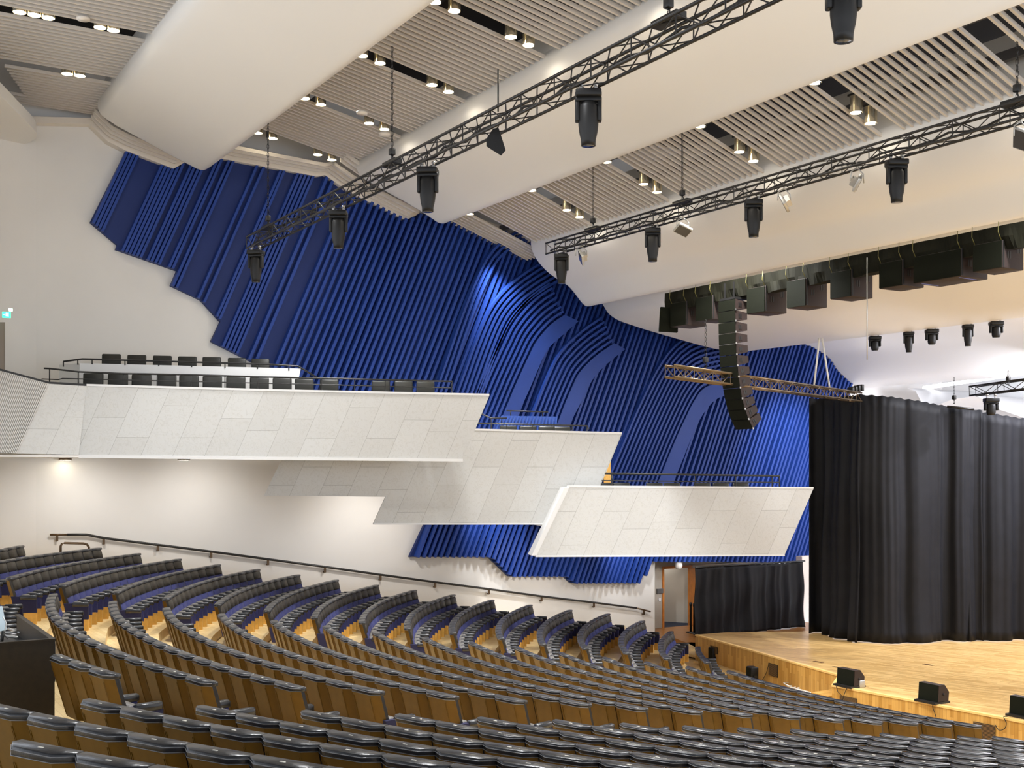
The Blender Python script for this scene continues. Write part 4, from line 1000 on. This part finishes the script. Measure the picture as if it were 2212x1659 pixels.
# thin rod and straps
mb = MB(); p = line_at(.24, 21.5, 1873); a = on_s(1873, 556, 18.0); b = on_s(1873, 777, 18.0); mb.tube([a, b], .012, 6); o = mb.obj('microphone_cable', M_SILVER); tag(o, 'long thin grey cable hanging from the speaker beam across the fifth subwoofer', 'cable')
# diagonal truss to the stage drape
q0, q1 = on_Z(1447, 802, 24.2), on_Z(1853, 858, 32.8)
truss('drape_truss', q0, q1, .22, .24, .42, 'bronze lit diagonal truss above the lowest balcony, holding the drape', mat('truss_bronze', (.16, .11, .06), .3, metal=.8), r=.026, extras=False)
chain('black hoist chain with a red hook on the diagonal truss', on_Z(1524, 690, 25.6), on_Z(1524, 795, 25.6))
for x0, x1, yb, lb in ((1770, 1758, 838, 'left white sling running up from the diagonal truss'), (1776, 1793, 843, 'right white sling running up from the diagonal truss')):
    mb = MB(); mb.tube([on_Z(x0, 730, 31.0), on_Z(x1, yb, 31.0)], .025, 6); o = mb.obj('sling', M_WHITEC); tag(o, lb, 'sling')
mb = MB(); a = on_Z(1846, 843, 32.8)
for i in range(4): mb.rbox((-.2 + i * .13, -.1, -.08 + .02 * i), (-.1 + i * .13, .1, .08 + .03 * i), .02)
o = mb.obj('truss_clamps', M_FIX); o.location = a; tag(o, 'cluster of black clamps at the stage end of the diagonal truss', 'clamp')
# bar of small stage lights
S3 = 27.4; m3 = .1265
a, b = line_at(m3, S3, 1873), line_at(m3, S3, 2500)
e = empty('lighting_bar', a, label='thin black lighting bar over the stage with small fixtures', cat='lighting bar')
mb = MB(); mb.tube([(0, 0, .05), b - a + Vector((0, 0, .05))], .03, 8); mb.obj('upper_tube', M_TRUSS, e); mb = MB(); mb.tube([(0, 0, -.06), b - a + Vector((0, 0, -.06))], .03, 8); mb.obj('lower_tube', M_TRUSS, e)
mb = MB()
for i in range(40): t = i / 40; p = (b - a) * t; q = (b - a) * ((i + .5) / 40); mb.tube([p + Vector((0, 0, -.06)), q + Vector((0, 0, .05))], .01, 4, cap=False)
mb.obj('lattice', M_TRUSS, e)
for x, sm, sc, lb in ((1890, True, 1.0, 'small round moving head at the left end of the stage bar'), (1963, False, .82, 'first long moving head on the stage bar'), (2013, True, 1.0, 'small round moving head between the two long ones'), (2091, False, .82, 'second long moving head on the stage bar'), (2152, True, 1.0, 'small round moving head at the right on the stage bar')):
    p = line_at(m3, S3, x); p.z -= .1; put_mh(sm, p, 2.5, sc, lb, 'moving heads on the stage bar')
# truss behind the drape
q0, q1 = on_Z(2101, 845, 33), on_Z(2330, 815, 30)
truss('stage_truss', q0, q1, .26, .26, .45, 'violet lit truss above the stage at the right edge', M_TRUSS, r=.024, extras=False)
put_mh(True, on_Z(2141, 856, 32.4), 2.5, 1.1, 'small moving head under the violet lit truss', 'moving heads over the stage')
chain('black hoist chain above the stage drape', on_Z(2061, 815, 33.5), on_Z(2061, 872, 33.5)); chain('short black hoist chain on the violet lit truss', on_Z(2178, 800, 32), on_Z(2178, 832, 32))
mb = MB(); mb.tube([on_Z(2046, 878, 33.4), on_Z(2104, 884, 33.2)], .035, 8); o = mb.obj('drape_bar', M_TRUSS); tag(o, 'short black bar along the top of the stage drape', 'bar')
# ---------------------------------------------------------------- recessed spot lamps in the ceiling openings
def lamp_proto():
    e = empty('ceiling_spotlight', (0, 0, 0))
    mb = MB(); n = 16; secs = [[Vector((r * math.cos(6.283 * j / n), r * math.sin(6.283 * j / n), z)) for j in range(n)] for r, z in ((.12, .34), (.125, .0))]; mb.strip(secs, None, smooth=True); mb.obj('housing', M_REFL, e)
    mb = lathe([(.112, .03), (.114, .05)], 16); mb.obj('lamp', M_LAMP, e)
    mb = MB(); mb.box((-.12, -.12, .33), (.12, .12, .37)); mb.obj('mount', M_BLACK, e); return e
LP = lamp_proto(); LPN = [0]
def put_lamp(p, label, group):
    o = LP if LPN[0] == 0 else fullcopy(LP); LPN[0] += 1; o.location = p; return tag(o, label, 'ceiling lamp', group)
GN = {'a': 'beside second shell', 'b': 'beside third shell', 'z': 'left of the first shell'}
def lamps(zf, pairs, key):
    for n_, (s, wv, lb) in enumerate(pairs):
        for j, ds in enumerate((0, .42)):
            put_lamp((s + ds, wv, ZC + zf(s + ds) - .06), 'ceiling spot %s, %s, %s lamp' % (GN[key], lb, ('left', 'right')[j]), 'ceiling spots ' + GN[key])
pos12 = ['gap nearest the wall', 'second gap from wall', 'third gap from wall', 'fourth gap from wall']
lamps(z12, [(12.0, g, 'lower pair, ' + nm) for g, nm in zip(G12[:4], pos12)], 'a')
lamps(z12, [(10.3, g, 'upper pair, ' + nm) for g, nm in zip(G12[:4], pos12)], 'a')
lamps(z23, [(17.75, g, 'lower pair, ' + nm) for g, nm in zip(G23[1:5], pos12)], 'b')
lamps(z23, [(16.2, g, 'upper pair, ' + nm) for g, nm in zip(G23[0:5], pos12 + ['fifth gap from wall'])], 'b')
for px, py, lb in ((42, 27, 'first of the upper row'), (74, 33, 'second of the upper row'), (104, 39, 'third of the upper row'), (216, 60, 'fourth of the upper row'), (245, 66, 'fifth of the upper row'), (145, 160, 'left of the lower pair'), (172, 164, 'right of the lower pair')):
    p = on_z(px, py, ZC + 8.97); put_lamp(p, 'ceiling spot left of the first shell, ' + lb, 'ceiling spots left of the first shell')
for px, py, z, lb in ((180, 43, 8.95, 'left of the first shell'), (782, 246, 8.2, 'above the rear truss far part'), (831, 292, 8.1, 'lower on the slats by the chain')):
    mb = lathe([(.13, 0), (.13, .05)], 20); o = mb.obj('smoke_detector', M_TRIM); o.location = on_z(px, py, ZC + z); tag(o, 'flat round white disc on the slats ' + lb, 'detector')
# downlights in the balcony soffit
for px, py, lb in ((141, 985, 'left'), (397, 989.5, 'right')):
    p = on_Z(px, py, 29.3); p.z = ZC + .17
    e = empty('downlight', p, label='round recessed downlight under the upper balcony, ' + lb + ' one', cat='downlight', group='downlights under the upper balcony')
    mb = lathe([(.15, .0), (.16, .02), (.15, .04)], 20); mb.obj('rim', M_BRONZE, e); mb = lathe([(.12, -.012), (.12, -.002)], 20); mb.obj('lamp', M_LAMP, e)
for s, wv in ((7.6, 29.2), (12.4, 29.0)) : pass
# ---------------------------------------------------------------- stage drapes
def drape(name, path, ztops, zbot, label, amp=.09, freq=5.0, flare=.25, m=None, nz=22, seed=1, swag=.0, per=28):
    rnd = random.Random(seed); P = [Vector(p) for p in path]; seg = [(b - a).length for a, b in zip(P, P[1:])]; T = sum(seg); N = int(T * per)
    ph = [rnd.uniform(0, 6.28) for _ in range(6)]; fr = [freq * f for f in (1, .43, 1.7, .21, 2.6, .11)]; am = [.5, .45, .22, .35, .1, .3]
    secs = []
    for i in range(N + 1):
        t = T * i / N; d = t; j = 0
        while j < len(seg) - 1 and d > seg[j]: d -= seg[j]; j += 1
        u = d / seg[j]; base = P[j].lerp(P[j + 1], u); dr = (P[j + 1] - P[j]).normalized(); nn = Vector((-dr.y, dr.x)); zt_ = ztops[j] + (ztops[j + 1] - ztops[j]) * u
        zt_ += .015 * math.sin(t * 23)
        raw = sum(a * math.sin(t * f + p + .5 * math.sin(t * 1.7)) for a, f, p in zip(am, fr, ph)) + .1 * math.sin(t * 29) * math.sin(t * 1.3 + ph[0]); raw = abs(raw) ** .8 * (1 if raw > 0 else -1)
        sec = []
        for k in range(nz + 1):
            v = k / nz; z = zt_ + (zbot - zt_) * v
            a = amp * (.45 + .75 * v) * raw + flare * max(0, v - .82) ** 1.5 * 6 * (.55 + .45 * math.sin(t * fr[1] + ph[2])) + .03 * math.sin(v * 9 + t * 2.2)
            if v > .975: z = zbot + .015
            sec.append(Vector((base.x - nn.x * a, base.y - nn.y * a, z)))
        secs.append(sec)
    mb = MB(); mb.strip(secs, None, smooth=True); o = mb.obj(name, m or M_DRAPE)
    so = o.modifiers.new('thick', 'SOLIDIFY'); so.thickness = .012
    return tag(o, label, 'drape')
DP = [V2(on_z(x, y, ZS)) for x, y in [(1748, 1367), (1775, 1368), (1860, 1389)]]
drape('stage_drape', DP, [ZC + 2.08, ZC + 2.05, ZC + 2.06], ZS, 'narrow brown-black end panel of stage drape beside the blue wall', amp=.2, freq=9, flare=.16, seed=3)
DQ = [V2(on_z(x, y, ZS)) for x, y in [(1858, 1389), (1937, 1388), (2024, 1385), (2120, 1384)]]
drape('stage_drape', DQ, [ZC + 2.07, ZC + 1.97, ZC + 1.8, ZC + 1.62], ZS, 'wide black stage drape panel in the middle with deep folds', amp=.2, freq=5.5, flare=.2, seed=5)
DR = [V2(on_z(x, y, ZS)) for x, y in [(2085, 1383), (2180, 1384), (2300, 1384), (2500, 1384)]]
drape('stage_drape', DR, [ZC + 1.66, ZC + 1.45, ZC + 1.28, ZC + 1.0], ZS, 'violet lit black stage drape panel at the right edge', amp=.2, freq=6, flare=.22, seed=8)
DS = [V2(on_w(x, 1300, 29.4)) for x in (1502, 1560, 1640, 1734)]
drape('side_drape', DS, [z_l - .1] * 4, .12, 'low black drape under the blue relief beside the open door', amp=.08, freq=10, flare=.06, seed=11, per=24)
mb = MB(); mb.tube([(DS[0].x, DS[0].y, z_l - .08), (DS[-1].x + .1, DS[-1].y, z_l - .08)], .03, 8); o = mb.obj('drape_rail', M_BLACK); tag(o, 'black rail holding the low side drape', 'rail')
# ---------------------------------------------------------------- wall handrail
WH = WW - .1
hp = [(108, 1155), (145, 1155), (187, 1155), (225, 1162.5), (341, 1177), (456, 1191.5), (579, 1208), (702, 1224.5), (822, 1241.5), (940, 1257.5), (1056, 1272.5), (1170, 1288), (1283, 1301.5), (1375, 1313.5), (1405, 1321)]
HP = [on_w(x, y, WH) for x, y in hp]; e = empty('wall_handrail', HP[0], label='long dark handrail descending along the white side wall', cat='handrail')
Tm = Matrix.Translation(-HP[0])
mb = MB(); mb.tube([Tm @ p for p in HP[1:-1]], .034, 10); mb.obj('grip', M_BLACK, e)
mb = MB(); mb.tube([Tm @ p for p in HP[:2]], .028, 8); mb.tube([Tm @ p for p in HP[-2:]], .028, 8); mb.obj('end_tube', M_BRONZE, e)
for x in (123, 224, 341, 456, 579, 702, 822, 940, 1056, 1170, 1283, 1391):
    y = lerpy(hp, x); p = Tm @ on_w(x, y, WH); mb = MB(); mb.box((p.x - .03, p.y - .015, p.z - .16), (p.x + .03, p.y + .015, p.z - .02)); mb.box((p.x - .02, p.y, p.z - .17), (p.x + .02, p.y + .1, p.z - .13)); mb.obj('bracket', M_BRONZE, e)
a = [on_w(x, y, WW - .9) for x, y in [(131, 1215), (131, 1180), (134, 1174.5), (139, 1173), (180, 1174), (188, 1176), (192, 1182), (192, 1215)]]
mb = MB(); mb.tube(a, .03, 8); o = mb.obj('guard_rail', M_BRONZE); tag(o, 'short bronze hoop rail behind the last wall-side rows', 'guard rail')
# ---------------------------------------------------------------- control desk at lower left
zd = ZC - 2.0; cA = V2(on_z(118, 1383, zd)); zfl = ROW[0]['zf']
e = empty('control_desk', (cA.x, cA.y, zfl), label='black wooden control desk in the aisle at the left edge', cat='desk')
H = zd - zfl
mb = MB(); mb.box((-2.6, 0, .02), (0, .03, H)); mb.obj('front_panel', M_DESK, e)
mb = MB(); mb.box((-.03, .03, .02), (0, 2.6, H)); mb.obj('side_panel', M_DESK, e)
mb = MB(); mb.box((-2.6, .03, H - .28), (-.03, 2.6, H - .25)); mb.obj('worktop', M_BLACK, e)
mb = MB(); mb.box((-2.6, -.01, H), (.01, .05, H + .02)); mb.box((-.05, .05, H), (.01, 2.6, H + .02)); mb.obj('edge_trim', M_DESK, e)
mb = MB(); mb.box((-.002, -.004, H * .5), (.006, .034, H)); mb.obj('corner_strip', M_BLACK, e)
pm = on_Z(2, 1338, 14.3); mb = MB(); R = Matrix.Translation(pm) @ Matrix.Rotation(.9, 4, 'Z') @ Matrix.Rotation(-.2, 4, 'X')
mb.rbox((-.4, -.02, -.14), (.06, .02, .16), .01, M=R); mo = mb.obj('monitor', M_SCREEN); tag(mo, 'small pale monitor on the control desk', 'monitor')
mb = MB(); mb.tube([R @ Vector((.0, 0, -.14)), Vector((pm.x, pm.y, zd - .25))], .02, 6); mb.obj('stand', M_BLACK, mo)
mb = MB()
for (x0, y0, x1, y1) in ((5, 1366, 48, 1364), (0, 1371, 38, 1376), (18, 1357, 44, 1366)):
    mb.tube([on_z(x0, y0 + 1, zd - .2), on_z(x1, y1 + 1, zd - .2)], .018, 6)
o = mb.obj('desk_equipment', M_SILVER); tag(o, 'dark metal bars of equipment lying in the control desk', 'equipment')
mb = MB(); mb.tube([on_Z(6, 1332, 14.2), on_Z(13, 1345, 14.2), on_Z(11, 1360, 14.2), on_Z(9, 1372, 14.1), on_z(17, 1380, zd - .22)], .008, 6); o = mb.obj('cable', M_WHITEC); tag(o, 'thin pale cable curling down into the control desk', 'cable')
# ---------------------------------------------------------------- loudspeakers and small things around the stage
def wedge(x0, x1, yt, yb, label):
    p = on_z((x0 + x1) / 2, yb, ZS); Z = p.x * CB + p.y * CA; sc = 1
    e = empty('stage_monitor', p, label=label, cat='loudspeaker', group='black wedge monitors along the stage edge')
    mb = MB(); mb.prism([(-.05, .05), (-.02, .40), (.16, .40), (.30, .24), (.28, .05)], lambda q: (q[0], -.26, q[1]), lambda q: (q[0], .26, q[1])); fixn(mb.obj('cabinet', M_SPKB, e))
    mb = MB(); mb.prism([(-.062, .05), (-.032, .40), (-.02, .40), (-.05, .05)], lambda q: (q[0], -.25, q[1]), lambda q: (q[0], .25, q[1])); fixn(mb.obj('grille', M_SPKF, e))
    mb = MB(); mb.box((-.16, -.27, 0), (.32, .27, .045)); mb.obj('base_plate', M_BLACK, e)
    mb = lathe([(.03, 0), (.03, .01)], 10); mb.v = [(v[0] + .12, -.262 - v[2], v[1] + .2) for v in mb.v]; mb.obj('port', M_DARK, e)
    return e
wedge(1806, 1852, 1453, 1483, 'black stage monitor on the corner beside the small silver box')
wedge(1983, 2033, 1485, 1517, 'black stage monitor in the middle of the stage edge, cable hanging down')
wedge(2176, 2240, 1518, 1549, 'black stage monitor cut by the right edge of the view')
mb = MB(); mb.rbox((-.09, -.11, 0), (.09, .11, .16), .015); o = mb.obj('power_box', M_SILVER); o.location = on_z(1852, 1484, ZS); o.location.x += .05; tag(o, 'small silver power box on the stage beside a monitor', 'box')
def fill(px, yt, yb, label, hh=.42, wd=.26, z=0.05):
    p = on_z(px, yb, z); Z = p.x * CB + p.y * CA; H = (yb - yt) * Z / 2500
    e = empty('front_fill_speaker', p, -.3, label=label, cat='loudspeaker', group='small black speakers at the foot of the stage')
    mb = MB(); mb.rbox((-.1, -.15, 0), (.12, .15, H), .02); mb.obj('cabinet', M_FIX, e); mb = MB(); mb.box((-.108, -.13, .02), (-.1, .13, H - .03)); mb.obj('grille', M_SPKF, e); mb = MB(); mb.box((-.04, -.21, H * .3), (.04, -.15, H * .45)); mb.obj('bracket', M_BLACK, e)
fill(1541.5, 1398, 1431, 'small black loudspeaker at the left foot of the stage'); fill(1624.5, 1440, 1470, 'small black loudspeaker left of the square vent'); fill(1762, 1457, 1488, 'small black loudspeaker beside the white cable loops', z=.1)
def vent(a, b, yt, yb, label, i0):
    p, q = SPi[i0], SPi[i0 + 1]; D = (q - p).normalized(); A = on_line(a, yt, p, D); B = on_line(b, yb, p, D); nn = Vector((D.y, -D.x))
    if nn.x > 0: nn = -nn
    e = empty('vent_grille', (A.x, A.y, min(A.z, B.z)), label=label, cat='vent'); Lv = (V2(B) - V2(A)); Hh = abs(A.z - on_line(a, yb, p, D).z) if 0 else max(.18, abs(A.z - B.z))
    z0 = 0; o = nn * .012; mb = MB(); mb.add([(o.x, o.y, 0), (Lv.x + o.x, Lv.y + o.y, 0), (Lv.x + o.x, Lv.y + o.y, Hh), (o.x, o.y, Hh)], [(0, 1, 2, 3)]); mb.obj('opening', M_DARK, e)
    mb = MB(); n = 12
    for i in range(n):
        z = Hh * (i + .5) / n; o2 = nn * .025; mb.add([(o.x, o.y, z), (Lv.x + o.x, Lv.y + o.y, z), (Lv.x + o2.x, Lv.y + o2.y, z - Hh / n * .4), (o2.x, o2.y, z - Hh / n * .4)], [(0, 1, 2, 3)])
    mb.obj('slats', mat('vent_brown', (.14, .07, .02), .4), e)
def vent2(a, b, y_t, y_b, label, i0):
    p, q = SPi[i0], SPi[i0 + 1]; D = (q - p).normalized(); A = on_line(a, y_t, p, D); B = on_line(a, y_b, p, D); C = on_line(b, y_t, p, D); nn = Vector((D.y, -D.x))
    if nn.x > 0: nn = -nn
    e = empty('vent_grille', (B.x, B.y, B.z), label=label, cat='vent'); Lv = V2(C) - V2(A); Hh = A.z - B.z; o = nn * .012
    mb = MB(); mb.add([(o.x, o.y, 0), (Lv.x + o.x, Lv.y + o.y, 0), (Lv.x + o.x, Lv.y + o.y, Hh), (o.x, o.y, Hh)], [(0, 1, 2, 3)]); mb.obj('opening', M_DARK, e)
    mb = MB(); n = 14
    for i in range(n): z = Hh * (i + .6) / n; o2 = nn * .03; mb.add([(o2.x, o2.y, z), (Lv.x + o2.x, Lv.y + o2.y, z), (Lv.x + o2.x, Lv.y + o2.y, z - Hh / n * .45), (o2.x, o2.y, z - Hh / n * .45)], [(0, 1, 2, 3)])
    mb.obj('slats', mat('vent_brown', (.2, .11, .035), .4), e)
vent2(1661, 1681, 1431, 1458, 'square dark vent grille in the stage front, near the corner', 1)
vent2(1535, 1551, 1394, 1409, 'small dark vent grille behind the leftmost floor speaker', 0)
vent2(1815, 1852, 1502, 1518, 'wide dark vent grille below the corner stage monitor', 3)
vent2(2103, 2151, 1558, 1596, 'large dark vent grille in the stage front at right', 4)
def cable(px, z, r, label, m, planes=None):
    mb = MB(); P = smooth2([on_z(x, y, z if not isinstance(z, list) else z[i]) for i, (x, y) in enumerate(px)]); mb.tube(P, r, 6); o = mb.obj('cable', m); return tag(o, label, 'cable')
for j in range(4):
    P = []
    cc = on_z(1752, 1490, .12)
    for i in range(26): a = i / 25 * 6.0 + j; P.append(Vector((cc.x - .1 + .05 * j + (.35 + .05 * j) * math.cos(a), cc.y - .35 + (.75 + .06 * j) * math.sin(a) + .1 * j, .10 + .02 * j + .04 * math.sin(a * 2 + j))))
    mb = MB(); mb.tube(P, .016, 6); o = mb.obj('cable_coil', M_WHITEC); tag(o, 'white cable loop on the step below the stage corner, ' + ['lowest', 'second lowest', 'second highest', 'topmost'][j] + ' of four', 'cable', 'white cable loops')
def dropc(px, i0, label, off=.03):
    p, q = SPi[i0], SPi[i0 + 1]; D = (q - p).normalized(); nn = Vector((D.y, -D.x)); nn = -nn if nn.x > 0 else nn
    mb = MB(); mb.tube(smooth2([on_line(x, y, p + nn * off, D) for x, y in px]), .008, 6); o = mb.obj('cable', M_BLACK); tag(o, label, 'cable')
dropc([(2015, 1518), (2015, 1528), (2019, 1540), (2024, 1555)], 4, 'thin cable hanging from the middle stage monitor')
dropc([(2176, 1548), (2168, 1549), (2174, 1562), (2170, 1574), (2158, 1577), (2150, 1566)], 4, 'looping thin cable beside the large vent at right')
dropc([(1806, 1480), (1810, 1494), (1818, 1502)], 3, 'thin cable hanging below the corner stage monitor')
dropc([(1832, 1483), (1826, 1494), (1820, 1512)], 3, 'thin black cable running into the wide vent')
dropc([(1661, 1431), (1656, 1452), (1647, 1469)], 1, 'thin black cable hanging left of the square vent')
for px, py in ((1768, 1430), (1810, 1442), (2005, 1436)):
    mb = MB(); mb.box((-.05, -.15, 0), (.05, .15, .006)); o = mb.obj('floor_socket', mat('socket_brown', (.12, .06, .02), .5)); o.location = on_z(px, py, ZS); o.location.z = ZS; tag(o, 'dark floor socket plate in the stage, ' + {1768: 'leftmost', 1810: 'middle', 2005: 'rightmost'}[px] + ' of three', 'floor socket')
# barrier posts by the door
for i, (x, yb) in enumerate(((1492, 1366), (1499.5, 1368), (1507, 1370))):
    p = on_z(x, yb, .12); e = empty('barrier_post', p, label='black barrier post by the open door, ' + ('left', 'middle', 'right')[i] + ' of three', cat='barrier post', group='barrier posts by the door')
    mb = lathe([(.17, 0), (.17, .02), (.03, .035)], 16); mb.obj('base', M_BLACK, e); mb = lathe([(.035, .03), (.035, .9), (.05, .91), (.05, 1.0), (.03, 1.02)], 12); mb.obj('pole', M_BLACK, e)
# small fixtures on the walls
def wallbox(name, px0, px1, W, dep, m, label, cat):
    a, b = on_w(*px0, W), on_w(*px1, W); mb = MB(); mb.box((0, -dep, 0), (abs(b.x - a.x), 0, abs(a.z - b.z))); o = mb.obj(name, m); o.location = (min(a.x, b.x), W, min(a.z, b.z)); return tag(o, label, cat)
wallbox('wall_panel', (1418, 1272), (1431, 1281), DW, .05, mat('panel_grey', (.12, .12, .12), .4), 'small dark display panel left of the open door', 'wall panel')
wallbox('light_switch', (1422, 1292), (1427, 1298), DW, .02, M_WHITE, 'small white switch left of the open door frame', 'switch')
p = on_Z(1466, 1221, 40); mb = lathe([(.0, -.14), (.09, -.12), (.13, -.04), (.13, .1)], 20); o = mb.obj('ceiling_camera', M_WHITE); o.location = p; tag(o, 'white dome camera above the open door', 'camera')
# exit sign and gallery doorway at far left
ex = on_line(8, 674.5, (3.7, 29.2), (.5, 1)); 
e = empty('exit_sign', on_line(14, 680, (4.0, 29), (.35, 1)), -.5 + .25, label='small green lit exit sign at the far left wall', cat='sign')
mb = MB(); mb.box((-.09, -.03, -.07), (.09, .03, .07)); mb.obj('panel', M_GREEN, e)
mb = MB(); mb.box((-.015, -.036, -.035), (.02, -.03, .02)); mb.box((-.01, -.036, .025), (.015, -.03, .045)); mb.box((.03, -.036, -.04), (.05, -.03, .045)); mb.box((-.06, -.036, -.01), (-.03, -.03, .005)); mb.obj('pictogram', mat('exit_white', (.9, 1, .95), .5, emit=(.8, 1, .9), estr=1.5), e)
mb = MB(); mb.rbox((.05, -.04, .09), (.13, .04, .15), .01); mb.obj('lamp', mat('exit_lamp', (.6, 1, .85), .5, emit=(.5, 1, .8), estr=3), e)
open_px = [(-40, 690), (0, 682), (30, 690), (62, 696), (80, 695), (50, 700), (20, 730), (9, 790), (-40, 790)]
mb = MB(); G = Vector((3.55, 27.0)); GD = Vector((.32, 1)).normalized()
q = [on_line(x, y, (3.2, 27), GD) for x, y in ((-40, 696), (9, 696), (9, 840), (-40, 840))]; mb.add(q + [p + Vector((.02, .0, 0)) for p in q], [(0, 1, 2, 3), (1, 5, 6, 2)]); o = mb.obj('door_3', mat('gallery_door', (.28, .24, .2), .6)); struct(o)
